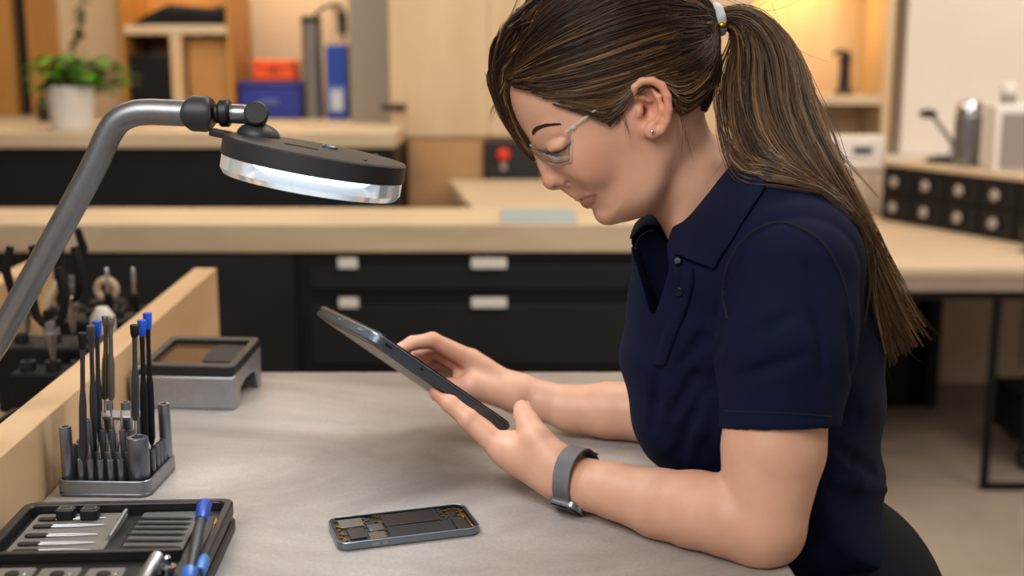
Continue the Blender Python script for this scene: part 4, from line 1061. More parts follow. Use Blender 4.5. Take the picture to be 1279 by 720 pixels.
# near (left) arm
arm_n = [(NP_(988, 330, 1.135), .048), (NP_(976, 450, 1.108), .0485), (NP_(966, 560, 1.092), .0485), (NP_(952, 652, 1.077), .0405)]
fore_n = [(NP_(952, 654, 1.077), .0405), (NP_(915, 645, 1.09), .0400), (NP_(868, 637, 1.112), .0375), (NP_(825, 630, 1.135), .0345), (NP_(770, 614, 1.17), .0285), (NP_(735, 606, 1.192), .0262), (NP_(708, 597, 1.208), .0255)]
body += chain(arm_n, k=.005)+chain(fore_n, k=.006)
body += [cap(NP_(966, 676, 1.078), NP_(946, 686, 1.07), .018, .016, k=.02)]     # elbow point
# near hand: palm up under the tablet, thumb over its edge
wN = NP_(700, 592, 1.213)
mI, mM, mR, mP = NP_(625, 559, 1.250), NP_(628, 562, 1.272), NP_(637, 565, 1.292), NP_(650, 570, 1.308)
body += [cap(NP_(708, 597, 1.208), wN, .0255, .0240, k=.006)]
for m_, r_ in ((mI, .0150), (mM, .0145), (mR, .0135), (mP, .0125)): body.append(cap(wN, m_, .0175, r_, k=.016))
body += [cap(NP_(690, 597, 1.217), NP_(638, 570, 1.248), .0175, .0150, k=.012), cap(NP_(668, 566, 1.232), NP_(640, 558, 1.25), .019, .016, k=.014), cap(NP_(690, 572, 1.212), NP_(670, 548, 1.228), .0175, .0155, k=.014)]
body += chain([(NP_(671, 549, 1.226), .0150), (NP_(661, 531, 1.246), .0128), (NP_(655, 519, 1.262), .0110), (NP_(652, 511, 1.276), .0098)], k=.006)
body += chain([(mI, .0140), (NP_(585, 524, 1.261), .0113), (NP_(562, 504.5, 1.268), .0096), (NP_(545, 490.5, 1.273), .0078)], k=.0035)
body += chain([(mM, .0128), (NP_(592, 523, 1.286), .0102), (NP_(566, 503, 1.294), .0088), (NP_(547, 489, 1.300), .0076)], k=.0035)
body += chain([(mR, .0122), (NP_(602, 527, 1.310), .0097), (NP_(578, 508, 1.319), .0084), (NP_(561, 495, 1.326), .0074)], k=.0035)
body += chain([(mP, .0112), (NP_(620, 533, 1.328), .0088), (NP_(602, 518, 1.338), .0077), (NP_(589, 507, 1.345), .0068)], k=.0035)
# far (right) arm and hand
arm_f = [(NP_(985, 335, 1.425), .046), (NP_(950, 420, 1.43), .046), (NP_(905, 500, 1.43), .042), (NP_(868, 520, 1.43), .040)]
fore_f = [(NP_(868, 520, 1.43), .040), (NP_(810, 515, 1.44), .0385), (NP_(760, 513, 1.45), .0350), (NP_(713, 511, 1.458), .0290), (NP_(680, 502, 1.464), .0245), (NP_(652, 493, 1.468), .0222)]
body += chain(arm_f, k=.005)+chain(fore_f, k=.006)
wF = NP_(646, 490, 1.468)
fI, fM, fR, fP = NP_(588, 450, 1.468), NP_(585, 460, 1.488), NP_(590, 469, 1.503), NP_(599, 477, 1.514)
body += [cap(NP_(652, 492, 1.468), wF, .0215, .0205, k=.012)]
for m_, r_ in ((fI, .0145), (fM, .0140), (fR, .0130), (fP, .0120)): body.append(cap(wF, m_, .0165, r_, k=.012))
body += [cap(NP_(640, 496, 1.456), NP_(590, 482, 1.448), .0185, .0165, k=.012), cap(NP_(600, 462, 1.475), NP_(575, 470, 1.475), .012, .010, k=.012)]
body += chain([(fI, .0132), (NP_(540, 425.5, 1.452), .0102), (NP_(515, 429, 1.436), .0088), (NP_(499, 437, 1.424), .0076)], k=.0035)
body += chain([(fM, .0128), (NP_(541, 439, 1.478), .0100), (NP_(520, 447, 1.462), .0087), (NP_(508, 456, 1.45), .0076)], k=.0035)
body += chain([(fR, .0120), (NP_(548, 452, 1.497), .0095), (NP_(529, 460, 1.482), .0083), (NP_(519, 467, 1.472), .0073)], k=.0035)
body += chain([(fP, .0110), (NP_(560, 463, 1.511), .0087), (NP_(545, 468, 1.50), .0076), (NP_(535, 472, 1.492), .0067)], k=.0035)
body += chain([(NP_(592, 484, 1.449), .0155), (NP_(562, 486, 1.458), .0125), (NP_(532, 481, 1.466), .0105), (NP_(507, 473.5, 1.472), .0092)], k=.006)

def bench_sd(p): return np.maximum(np.maximum(p[:, 0]-(.2617-.045*(p[:, 1]-1.05)), p[:, 2]-(BZ+.0008)), .85-p[:, 2])
TABI = np.array(TABM.inverted())
def tab_sd(p):
    q = p@TABI[:3, :3].T+TABI[:3, 3]; c = np.array([tabw/2, tabd/2, 0]); e = np.array([tabw/2, tabd/2, TH+.0010])
    return (np.abs(q-c)-e).max(1)
benchop = lambda k: Op(bench_sd, [-2, -2, .84], [.3, 3, .91], 's', k)
body += [benchop(.002), Op(tab_sd, [-.4, 1.1, .9], [.2, 1.6, 1.3], 's', .0015)]
allp = np.array([o.lo for o in body[:-2]]+[o.hi for o in body[:-2]])
BV, BF = surface_net(body, .0016, allp.min(0)-.01, allp.max(0)+.01, 12, 2)

# skin colour (belongs to the skin itself: lips, ears, knuckles, cheeks), plus painted shade along the mouth
def blob(c, r): return np.exp(-((BV-npv(c))**2).sum(1)/(2*r*r))
skin = np.tile(np.array(lin('#cf9e84')), (len(BV), 1))
def tint(w, c, a):
    global skin
    w = np.clip(w*a, 0, 1)[:, None]; skin = skin*(1-w)+np.array(lin(c))*w
hdist = np.linalg.norm(BV-HO, axis=1)
tint(blob(H(735, 205, 60), .020), '#c6846a', .55); tint(blob(H(735, 205, -60), .02), '#c6846a', .55)
tint(blob(H(688, 226, 4), .011), '#c98a74', .6)
tint(blob(H(818, 132, 86), .022), '#cd8468', .75)
for L_, wgt in ((LIPS[0], .38), (LIPS[1], .8)):
    m_ = np.full(len(BV), 9.)
    near = hdist < .16
    for i in range(len(L_)-1):
        m_[near] = np.minimum(m_[near], cap_fn(L_[i][0], L_[i+1][0], L_[i][1]*HK, L_[i+1][1]*HK)(BV[near]))
    tint(1/(1+np.exp(np.clip((m_-.0009)/.0003, -30, 30))), '#a85a58', wgt)
for m__ in (False, True):
    m_ = np.full(len(BV), 9.); lp = [mirror(q) if m__ else q for q in mgr]
    for i in range(3): m_[near] = np.minimum(m_[near], cap_fn(lp[i], lp[i+1], 1e-5, 1e-5)(BV[near]))
    tint(np.exp(-(m_/.0013)**2), '#6a3230', .75)  # dark line paints in the shade of the mouth groove
for q in (NP_(589, 519, 1.262), NP_(661, 531, 1.246), NP_(540, 424, 1.452), NP_(541, 440, 1.478), NP_(629, 548, 1.25)): tint(blob(q, .010), '#c8866e', .5)
for q in (NP_(497, 438, 1.42), NP_(507, 474, 1.472), NP_(652, 508, 1.276), NP_(543, 489, 1.27), NP_(508, 456, 1.45), NP_(520, 467, 1.47)): tint(blob(q, .012), '#cc8470', .6)
tint(blob(NP_(548, 452, 1.465), .03), '#c87f66', .55)
for m__ in (False, True):
    m_ = np.full(len(BV), 9.); near = hdist < .16; lp = [mirror(q) if m__ else q for q in lashl]
    for i in range(4): m_[near] = np.minimum(m_[near], cap_fn(lp[i], lp[i+1], 1e-5, 1e-5)(BV[near]))
    tint(np.exp(-(m_/.0013)**2), '#4a3028', .8)
tint(blob(NP_(950, 690, 1.07), .02), '#c48a74', .5)
def skin_mat():
    m = bpy.data.materials.new('skin'); m.use_nodes = True; nt = m.node_tree; b = nt.nodes['Principled BSDF']
    a = nt.nodes.new('ShaderNodeAttribute'); a.attribute_name = 'Col'
    tc = nt.nodes.new('ShaderNodeTexCoord'); n = nt.nodes.new('ShaderNodeTexNoise'); n.inputs['Scale'].default_value = 45; n.inputs['Detail'].default_value = 5
    nt.links.new(tc.outputs['Object'], n.inputs['Vector'])
    mx = nt.nodes.new('ShaderNodeMix'); mx.data_type = 'RGBA'; mx.blend_type = 'OVERLAY'; mx.inputs[0].default_value = .16
    nt.links.new(a.outputs['Color'], mx.inputs[6]); nt.links.new(n.outputs['Fac'], mx.inputs[7]); nt.links.new(mx.outputs[2], b.inputs['Base Color'])
    b.inputs['Roughness'].default_value = .48; b.inputs['Subsurface Weight'].default_value = .12; b.inputs['Subsurface Radius'].default_value = (.012, .005, .003); b.inputs['Subsurface Scale'].default_value = .35
    n2 = nt.nodes.new('ShaderNodeTexNoise'); n2.inputs['Scale'].default_value = 900; n2.inputs['Detail'].default_value = 3; nt.links.new(tc.outputs['Object'], n2.inputs['Vector'])
    bp = nt.nodes.new('ShaderNodeBump'); bp.inputs['Strength'].default_value = .12; bp.inputs['Distance'].default_value = .0008
    nt.links.new(n2.outputs['Fac'], bp.inputs['Height']); nt.links.new(bp.outputs['Normal'], b.inputs['Normal'])
    return m
woman = np_mesh('person', BV, BF, skin_mat(), None, skin)
tag(woman, 'woman in navy polo shirt looking down at the tablet she holds', 'person')
for nm_, c_, nn_, tt_, sz in (('fingernail', NP_(656.5, 508.5, 1.276), (.80, -.25, .55), NP_(652, 508, 1.277)-NP_(656, 521, 1.26), (.0046, .0060, .0012)),
                    ('fingernail', NP_(541.5, 493.2, 1.272), (-.75, -.35, -.56), NP_(545, 490.5, 1.273)-NP_(562, 504.5, 1.268), (.0042, .0055, .0011))):
    w_ = evaluate(body, c_[None])[0]; g_ = np.array([evaluate(body, (c_+np.eye(3)[q]*.001)[None])[0]-evaluate(body, (c_-np.eye(3)[q]*.001)[None])[0] for q in range(3)])
    for _ in range(4):
        w_ = evaluate(body, c_[None])[0]; g_ = np.array([evaluate(body, (c_+np.eye(3)[q]*.001)[None])[0]-evaluate(body, (c_-np.eye(3)[q]*.001)[None])[0] for q in range(3)]); g_ /= np.linalg.norm(g_)+1e-9; c_ = c_-g_*w_
    n_ = Vector(g_); t_ = Vector(tt_).normalized(); t_ = (t_-n_*t_.dot(n_)).normalized(); s_ = t_.cross(n_)
    MM = Matrix(((s_.x, t_.x, n_.x, c_[0]), (s_.y, t_.y, n_.y, c_[1]), (s_.z, t_.z, n_.z, c_[2]), (0, 0, 0, 1)))
    MB().ball((0, 0, 0), 1.0, 18, MM, sz).build(nm_, M.setdefault('nail', mat('nail', '#d3a596', .28)), woman)
# ================================================================ shirt
TP = [(846, 284), (812, 285), (789, 303), (790, 336), (785, 372), (778, 420), (776, 455), (785, 492), (803, 548), (822, 583), (880, 612), (940, 624), (958, 660), (965, 720), (1122, 720), (1114, 640), (1110, 560), (1107, 470), (1098, 395), (1078, 322), (1042, 262), (1000, 222), (960, 196), (920, 215), (880, 255)]
YT = 1.285; TO = NP_(940, 420, YT); TK = mpp(940, 420, YT)
def to_t(p):          # camera-ray coordinates of the torso plane: outline in pixels, depth in metres from the mid plane
    y = p[:, 1]; z = p[:, 2]-CAMZ; d = y*CPI-z*SPI
    # parallel projection along the central ray of the torso
    q = p-TO
    s = q[:, 1]/TDIR[1]; r = q-s[:, None]*TDIR
    return 940+r[:, 0]/TK, 420-r[:, 2]/TK/TVZ, -q[:, 1]
TDIR = npv(ray(940, 420)); TVZ = (P(940, 419, YT).z-P(940, 421, YT).z)/2/TK
t_sd = Grid2(poly_sd(closed_spline(TP, 240)), (700, 120), (1200, 800))
t_W = Grid2(rbf([(900, 300, .135), (960, 260, .135), (1040, 300, .145), (820, 440, .13), (900, 440, .15), (1060, 440, .15), (850, 560, .135), (1060, 580, .15), (1040, 700, .165), (960, 640, .15)], 60), (700, 120), (1200, 800), 160)
t_R = Grid2(rbf([(860, 300, 90), (1000, 260, 95), (790, 450, 130), (1080, 450, 120), (830, 560, 120), (1090, 600, 120)], 70), (700, 120), (1200, 800), 160)
def torso_fn(p):
    u, v, w = to_t(p); return inflate(u, v, w, t_sd, t_W, t_R, 2.3)*TK*.8
tb = np.array([NP_(u, v, Y) for u in (740, 1150) for v in (170, 740) for Y in (YT-.27, YT+.24)])
sl_n = [(NP_(990, 338, 1.142), .0640), (NP_(980, 430, 1.116), .0610), (NP_(973.5, 534, 1.097), .0565)]
sl_f = [(NP_(985, 335, 1.425), .062), (NP_(945, 430, 1.43), .057), (NP_(915, 490, 1.43), .053)]
slops = [cap(sl_n[i][0], sl_n[i+1][0], sl_n[i][1], sl_n[i+1][1]) for i in range(2)]
slf = [cap(sl_f[i][0], sl_f[i+1][0], sl_f[i][1], sl_f[i+1][1]) for i in range(2)]
axn = sl_n[2][0]-sl_n[1][0]; axn /= np.linalg.norm(axn); hemc = sl_n[2][0]
axf = sl_f[2][0]-sl_f[1][0]; axf /= np.linalg.norm(axf); hemf = sl_f[2][0]
hem_ax = axn+np.array([.10, 0, .0]); hem_ax /= np.linalg.norm(hem_ax)
def sleeve(ops, c, ax, r_in):
    def f(p):
        d0 = smin(ops[0].fn(p), ops[1].fn(p), .03); d = d0
        t = (p-c)@ax
        d = d+.0009*np.exp(-((t+.0125)/.0011)**2)                       # stitched hem line
        d = smax(d, t, .003)
        return smax(d, -np.maximum(d0+r_in, -(t+.03)), .0015)           # hollow sleeve end
    return f
def sh_fn(p):
    a = torso_fn(p); b = sleeve(slops, hemc, hem_ax, .0054)(p); c = sleeve(slf, hemf, axf, .0042)(p)
    sh = cap_fn(NP_(945, 262, 1.27), NP_(992, 330, 1.155), .050, .058)(p); sh2 = cap_fn(NP_(945, 262, 1.30), NP_(990, 330, 1.42), .050, .056)(p)
    a = smin(smin(a, sh, .05), sh2, .05)
    d = smin(smin(a, b, .006), c, .010)
    d = d-.0012*np.exp(-((a-b+.004)/.0028)**2)+.0016*np.exp(-((a-b-.002)/.0016)**2)              # armhole seam
    # soft folds of the cloth
    u, v, w = to_t(p)
    g = .0016*np.sin((u*.9+v*.55)*.055+np.sin(v*.021)*1.2)*np.clip((v-380)/140, 0, 1)
    g += .0012*np.sin((u*.35-v)*.075+np.sin(u*.03)*1.5)*np.clip((v-300)/150, 0, 1)
    tt = np.maximum((p-hemc)@hem_ax, (p-hemf)@axf)
    return d+g*np.where(b < a+.01, np.clip((-tt-.03)/.04, 0, 1), 1)
def sfold(u0, v0, u1, v1, r, dep, mode, k=.009):
    def hit(u, v):
        dd = npv(ray(u, v)); t = .85
        for _ in range(80):
            e = float(sh_fn((CAMP+dd*t)[None])[0]); t += max(e, .0008)*.8
            if e < .0006: break
        return CAMP+dd*(t-dep)
    a, m_, b = hit(u0, v0), hit((u0+u1)/2, (v0+v1)/2), hit(u1, v1)
    return [cap(a, m_, r*.5, r, mode, k), cap(m_, b, r, r*.4, mode, k)]
shirt = [Op(sh_fn, tb.min(0)-.03, tb.max(0)+.03, 'u', 0)]
for f_ in ((898, 428, 838, 520, .004, .0026, 's'), (893, 470, 846, 566, .004, .0022, 's'), (905, 395, 850, 455, .0035, .0022, 's'), (884, 500, 862, 575, .005, -.003, 'u'),
           (1010, 330, 1030, 470, .004, .002, 's'), (925, 470, 1005, 446, .004, .0020, 's'), (930, 420, 985, 395, .0035, .0018, 's'), (1060, 400, 1075, 520, .005, .0025, 's'),
           (820, 470, 812, 535, .004, .002, 's'), (1045, 560, 1095, 590, .005, .003, 's'), (1040, 600, 1105, 612, .005, -.002, 'u')):
    shirt += sfold(*f_)
# neck opening and front slit
shirt += [cap(NP_(905, 292, 1.285), NP_(815, 170, 1.283), .0515, .075, 's', .004), cap(NP_(850, 292, 1.272), NP_(842, 322, 1.25), .022, .010, 's', .003)]
vpoly = poly_sd([(786, 299), (800, 334), (814, 366), (824, 396), (828, 396), (836, 372), (844, 344), (839, 318), (842, 240), (780, 250)])
def vcut(p):
    u, v, w = to_t(p); return np.maximum(vpoly(np.stack([u, v], 1))*TK, -.012-w)
vb = np.array([NP_(u, v, Y) for u in (770, 860) for v in (230, 410) for Y in (1.05, 1.31)])
shirt.append(Op(vcut, vb.min(0), vb.max(0), 's', .003))
shirt.append(benchop(.003))
SV, SF = surface_net(shirt, .0026, tb.min(0)-.04, tb.max(0)+.04, 12, 2)
def cloth_mat(name, a, b_, sheen=.15):
    m = mat(name, a, .82, bump=.28, bscale=1500, spec=.18); m.node_tree.nodes['Principled BSDF'].inputs['Sheen Weight'].default_value = sheen
    m.node_tree.nodes['Principled BSDF'].inputs['Sheen Tint'].default_value = (*lin(b_), 1); return m
M['navy'] = cloth_mat('navy_cloth', '#060f2b', '#3a5a9a', .03); M['navyd'] = cloth_mat('navy_collar', '#060f2a', '#3a5a9a', .03)
M['trouser'] = cloth_mat('dark_trousers', '#090b14', '#20263a', .05)
so = np_mesh('polo_shirt', SV, SF, M['navy'], woman)
sbvh = BVHTree.FromPolygons([tuple(v) for v in SV], [tuple(int(i) for i in f) for f in SF])
def on_shirt(u, v, off=.0):
    d = ray(u, v).normalized(); h = sbvh.ray_cast(Vector((0, 0, CAMZ)), d)
    return (h[0]-d*off, h[1]) if h[0] is not None else (P(u, v, 1.2), Vector((0, -1, 0)))
# collar: rows from the neck edge to the outer edge
near_in = [(839, 316, 1.248), (852, 293, 1.224), (869, 266, 1.214), (893, 231, 1.212), (918, 200, 1.222), (939, 179, 1.25), (952, 170, 1.285)]
near_out = [(893, 337, 1.186), (900, 322, 1.172), (912, 304, 1.166), (930, 274, 1.164), (950, 244, 1.172), (968, 216, 1.205), (980, 206, 1.285)]
far_in = [(952, 170, 1.285), (930, 186, 1.335), (905, 206, 1.352), (880, 232, 1.352), (855, 255, 1.342), (832, 266, 1.322), (826, 285, 1.302)]
far_out = [(980, 206, 1.285), (965, 222, 1.375), (940, 245, 1.40), (905, 262, 1.40), (850, 268, 1.385), (800, 272, 1.352), (785, 301, 1.315)]
def leaf(inn, out, n=22, rows_=7, lift=.010):
    a, b = spline([NP_(*q) for q in inn], n), spline([NP_(*q) for q in out], n); vs = []
    axis = NP_(815, 170, 1.283)-NP_(905, 292, 1.285); axis /= np.linalg.norm(axis)
    for i in range(n):
        for r in range(rows_):
            s = r/(rows_-1); vs.append(a[i]*(1-s)+b[i]*s+axis*lift*sin(pi*min(1, s*1.15))*(1-s*.3))
    f = [(i*rows_+r, i*rows_+r+1, (i+1)*rows_+r+1, (i+1)*rows_+r) for i in range(n-1) for r in range(rows_-1)]
    return vs, f
def near_leaf(n=26, rows_=8):
    a, b = spline(near_in, n), spline(near_out, n); vs = []
    for i in range(n):
        p0 = P(*a[i])
        e = Vector((0, 0, CAMZ)); q0, _ = on_shirt(a[i][0], a[i][1], .007)
        if (q0-e).length < (p0-e).length: p0 = q0
        for r in range(rows_):
            s_ = r/(rows_-1); u, v = a[i][0]*(1-s_)+b[i][0]*s_, a[i][1]*(1-s_)+b[i][1]*s_
            q, _ = on_shirt(u, v, .0038+.0045*sin(pi*s_)**.7)
            w = min(1, s_*2.2); p_ = p0*(1-w)+q*w
            if (q-e).length < (p_-e).length: p_ = q
            vs.append(p_)
    return vs, [(i*rows_+r, i*rows_+r+1, (i+1)*rows_+r+1, (i+1)*rows_+r) for i in range(n-1) for r in range(rows_-1)]
mb = MB(); v1, f1 = near_leaf(); v2, f2 = leaf(far_in, far_out)
mb.add(v1, f1); mb.add(v2, f2)
# inner stand of the collar
def stand(inn, n=22, ln_=.018):
    a = spline([NP_(*q) for q in inn], n); axis = NP_(905, 292, 1.285)-NP_(815, 170, 1.283); axis /= np.linalg.norm(axis)
    vs = []
    for i in range(n): vs += [a[i], a[i]+axis*ln_, a[i]+axis*ln_*2]
    f = [(i*3+r, i*3+r+1, i*3+r+4, i*3+r+3) for i in range(n-1) for r in range(2)]; return vs, f
mb.add(*stand(near_in)); mb.add(*stand(far_in, 22, .032))
pa_ = spline([tuple(NP_(*q)) for q in ((792, 284, 1.352), (806, 268, 1.345), (822, 260, 1.335), (836, 270, 1.322), (843, 292, 1.302))], 16)
pb_ = spline([tuple(NP_(*q)) for q in ((788, 303, 1.303), (800, 330, 1.303), (814, 358, 1.303), (828, 366, 1.303), (842, 345, 1.296))], 16)
mb.add([tuple(a_*(1-s_)+b_*s_) for a_, b_ in zip(pa_, pb_) for s_ in (0, .33, .66, 1)], [(i*4+r, (i+1)*4+r, (i+1)*4+r+1, i*4+r+1) for i in range(15) for r in range(3)])
co = mb.build('collar', M['navyd'], woman, ang=60); co.parent = so
bm_ = bmesh.new(); bm_.from_mesh(co.data); bmesh.ops.remove_doubles(bm_, verts=bm_.verts, dist=.0008); bm_.to_mesh(co.data); bm_.free()
sm_ = co.modifiers.new('thick', 'SOLIDIFY'); sm_.thickness = .0024; sm_.offset = 0
sb_ = co.modifiers.new('sub', 'SUBSURF'); sb_.levels = sb_.render_levels = 1
# placket with buttons
pl_ = [(849, 330), (849, 350), (842, 378), (833, 402), (824, 430), (817, 457)]
pr_ = [(866, 336), (866, 356), (859, 384), (849, 408), (839, 434), (831, 457)]
def strip(l, r, off, name, m, n=26, rows_=5):
    a, b = spline(l, n), spline(r, n); vs = []
    for i in range(n):
        for q in range(rows_):
            s = q/(rows_-1); u, v = a[i]*(1-s)+b[i]*s; p_, nn = on_shirt(u, v, off*(.35+.65*sin(pi*s))); vs.append(p_)
    o = MB().add(vs, [(i*rows_+q, (i+1)*rows_+q, (i+1)*rows_+q+1, i*rows_+q+1) for i in range(n-1) for q in range(rows_-1)]).build(name, m, so, ang=80)
    s_ = o.modifiers.new('thick', 'SOLIDIFY'); s_.thickness = .0018; s_.offset = 0; return o
strip(pl_, pr_, .0026, 'placket', M['navy'])
for (u, v) in ((846, 326), (848, 365)):
    p_, nn = on_shirt(u, v, .0042)
    bo = MB().lathe([(.0040, 0), (.0044, .0005), (.0044, .0011), (.0037, .0016), (.0030, .0010), (1e-6, .0009)], 20, look(p_, p_+nn)).build('button', mat('button', '#0a0f20', .35, spec=.3), so)
def cord(name, px, r, n=40):
    pts = [on_shirt(u, v, r*.25)[0] for u, v in spline(px, n)]
    MB().tube([tuple(q) for q in pts], r, 6).build(name, M['seam'], so)
M['seam'] = mat('seam_thread', '#050a18', .85)
cord('armhole_seam', [(909, 400), (903, 368), (909, 332), (931, 297), (968, 278), (1000, 285), (1026, 302), (1046, 332), (1058, 366), (1064, 400)], .0012)
cord('hem_seam', [(904, 513), (935, 515), (970, 516), (1005, 518), (1040, 521)], .0007)
# trousers (mostly hidden under the bench)
HP = NP_(1048, 775, 1.285)
tr_ = [ell(HP, (.118, .17, .15), k=.02)]
for sy in (-1, 1):
    hip = HP+np.array([-.0, .085*sy, -.01]); knee = np.array([HP[0]-.40, HP[1]+.11*sy, .71]); ank = np.array([HP[0]-.30, HP[1]+.12*sy, .33])
    tr_ += chain([(hip, .085), (knee, .056)], k=.04)+chain([(knee, .056), (ank, .042)], k=.01)
tr_.append(benchop(.003))
tl_ = np.array([o.lo for o in tr_[:-1]]+[o.hi for o in tr_[:-1]])
TV, TF = surface_net(tr_, .005, tl_.min(0)-.02, tl_.max(0)+.02, 12, 2)
np_mesh('trousers', TV, TF, M['trouser'], woman)
for sy in (-1, 1):
    an_k = np.array([HP[0]-.30, HP[1]+.12*sy, .30])
    MB().add(*(lambda b: (b.v, b.f))(MB().tube([tuple(an_k+np.array(q)) for q in ((0, 0, .05), (0, 0, .0), (-.03, 0, -.03), (-.12, 0, -.045), (-.18, 0, -.05))], [.038, .04, .045, .042, .025], 14))).build('shoe', M['rubber'], woman)
st = thing('stool', 'black work stool she sits on at the bench end', 'stool', (HP[0]+.02, HP[1], 0))
zs = HP[2]-.158
MB().lathe([(.02, zs-.05), (.17, zs-.045), (.18, zs-.03), (.17, zs-.006), (.1, zs), (1e-6, zs)], 32).build('seat', M['rubber'], st)
MB().lathe([(.03, .05), (.03, zs-.0505)], 20).build('column', M['gun'], st)
MB().tube([(cos(a)*.2, sin(a)*.2, .26) for a in np.linspace(0, 2*pi, 40)], .011, 8).box((-.2, -.012, .25), (.2, .012, .27)).build('foot_ring', M['gun'], st)
for q in range(5):
    a = 2*pi*q/5
    MB().tube([(cos(a)*.025, sin(a)*.025, .06), (cos(a)*.28, sin(a)*.28, .012)], [.02, .012], 10).build('leg', M['gun'], st)
# ================================================================ hair
HC0 = np.array([(765-760)/CY, 70-170, 0.])
hl = [(632, 99, 6), (642, 97, 14), (657, 100, 34), (680, 109, 54), (705, 118, 64), (732, 131, 71), (750, 143, 75), (763, 147, 76), (773, 138, 77), (779, 115, 76), (790, 100, 78), (818, 98, 78), (836, 107, 75), (850, 115, 70), (866, 126, 60), (886, 142, 45), (915, 158, 20)]
hpoly = [HA(*q)[:2] for q in hl]+[(190, -60), (190, -330), (-190, -330), (-190, -75)]
hp_sd = Grid2(poly_sd(hpoly), (-180, -320), (180, 150), 500)
def hair_off(A, B): return 2.0+8.5*np.clip(-hp_sd(A, B)/38, 0, 1)**.8       # thickness in px
def cap_px(A, B, C): return inflate(A, B, C, h_sd, h_W, h_R, 2.15)*.92
def hair_fn(p):
    A, B, C = to_head(p)
    return smax(cap_px(A, B, C)-hair_off(A, B), hp_sd(A, B), 3)*HK
lo_, hi_ = np.min(hb, 0)-.03, np.max(hb, 0)+.03
# front lock: swept from the parting over the far temple
lockc = [((676, 0, 24), 10), ((652, 22, 16), 13), ((633, 52, 4), 14), ((624, 92, -8), 13), ((629, 130, -20), 10), ((645, 163, -28), 7), ((668, 192, -32), 4)]
hairb = [Op(hair_fn, lo_, hi_, 'u', 0)]+[hcap(lockc[i][0], lockc[i+1][0], lockc[i][1]*.8, lockc[i+1][1]*.8, k=5) for i in range(len(lockc)-1)]
tie = (891, 28, 3)
hairb += [hcap((862, 36, 3), tie, 20, 10, k=10)]
KV, KF = surface_net(hairb, .0032, lo_, hi_, 12, 2)
def hair_mat():
    m = bpy.data.materials.new('hair'); m.use_nodes = True; nt = m.node_tree; b = nt.nodes['Principled BSDF']
    a = nt.nodes.new('ShaderNodeAttribute'); a.attribute_name = 'Col'; nt.links.new(a.outputs['Color'], b.inputs['Base Color'])
    b.inputs['Roughness'].default_value = .36; b.inputs['Specular IOR Level'].default_value = .35
    return m
M['hair'] = hair_mat()
part = spline([HA(642, 97, 14), HA(650, 76, 22), HA(659, 50, 26), HA(671, 22, 28), HA(688, -12, 26)], 60)
part = np.array([np.ravel(to_head(vis(u, v, hairb)[None])) for u, v in spline([(641, 97), (648, 76), (656, 50), (667, 22), (676, 2)], 44)]+[HA(690, -16, 24), HA(705, -34, 16)])
part = spline([tuple(q) for q in part[::3]], 60)
kc = np.tile(np.array(lin('#1c120b')), (len(KV), 1))
kd = np.min(np.linalg.norm(KV[:, None]-from_head(part[:, 0], part[:, 1], part[:, 2])[None, ::2], axis=2), 1)
kw = np.exp(-(kd/.0022)**2)[:, None]; kc = kc*(1-kw)+np.array(lin('#a07f66'))*kw
hair = np_mesh('hair', KV, KF, M['hair'], woman, kc)
def strands(name, paths, rad, cols, parent):
    """paths (n, m, 3) -> three sided tapering tubes in one mesh"""
    n, m, _ = paths.shape
    t = np.gradient(paths, axis=1); t /= np.linalg.norm(t, axis=2, keepdims=True)+1e-12
    up = np.array([.3, -.8, .5]); a = np.cross(t, up); a /= np.linalg.norm(a, axis=2, keepdims=True)+1e-12; b = np.cross(t, a)
    prof_ = np.minimum(1, np.linspace(1.25, .0, m)*2.2)[None, :, None]*.85+.15
    r = rad[:, None, None]*prof_
    V = np.stack([paths+r*(a*cos(q)+b*sin(q)) for q in (0, 2*pi/3, 4*pi/3)], 2)      # n m 3 3
    base = (np.arange(n)*m*3)[:, None, None]+(np.arange(m-1)*3)[None, :, None]
    k = np.arange(3)[None, None]; k2 = (k+1) % 3
    F = np.stack([base+k, base+k2, base+3+k2, base+3+k], -1).reshape(-1, 4)
    c = np.repeat(cols, 3, axis=1).reshape(-1, 3) if cols.ndim == 3 else np.repeat(cols, m*3, 0)
    return np_mesh(name, V.reshape(-1, 3), F, M['hair'], parent, c)
pal = np.array([lin(c) for c in ('#20150f', '#34241a', '#4c3525', '#735236', '#9a7450', '#b8946a')])
def pick(w, n):
    c = np.array(w, float); c /= c.sum(); i = RNG.choice(6, n, p=c); return pal[i]*RNG.uniform(.85, 1.15, (n, 1))
def surf_r(dirs, off):                             # radius from the skull centre to the hair surface
    lo, hi = np.full(len(dirs), 30.), np.full(len(dirs), 190.)
    for _ in range(16):
        mid = (lo+hi)/2; q = HC0+dirs*mid[:, None]; d = cap_px(q[:, 0], q[:, 1], q[:, 2])-off
        ins = d < 0; lo = np.where(ins, mid, lo); hi = np.where(ins, hi, mid)
    return (lo+hi)/2
def nrm(a): return a/(np.linalg.norm(a, axis=-1, keepdims=True)+1e-12)
TIE = np.array(HA(*tie))
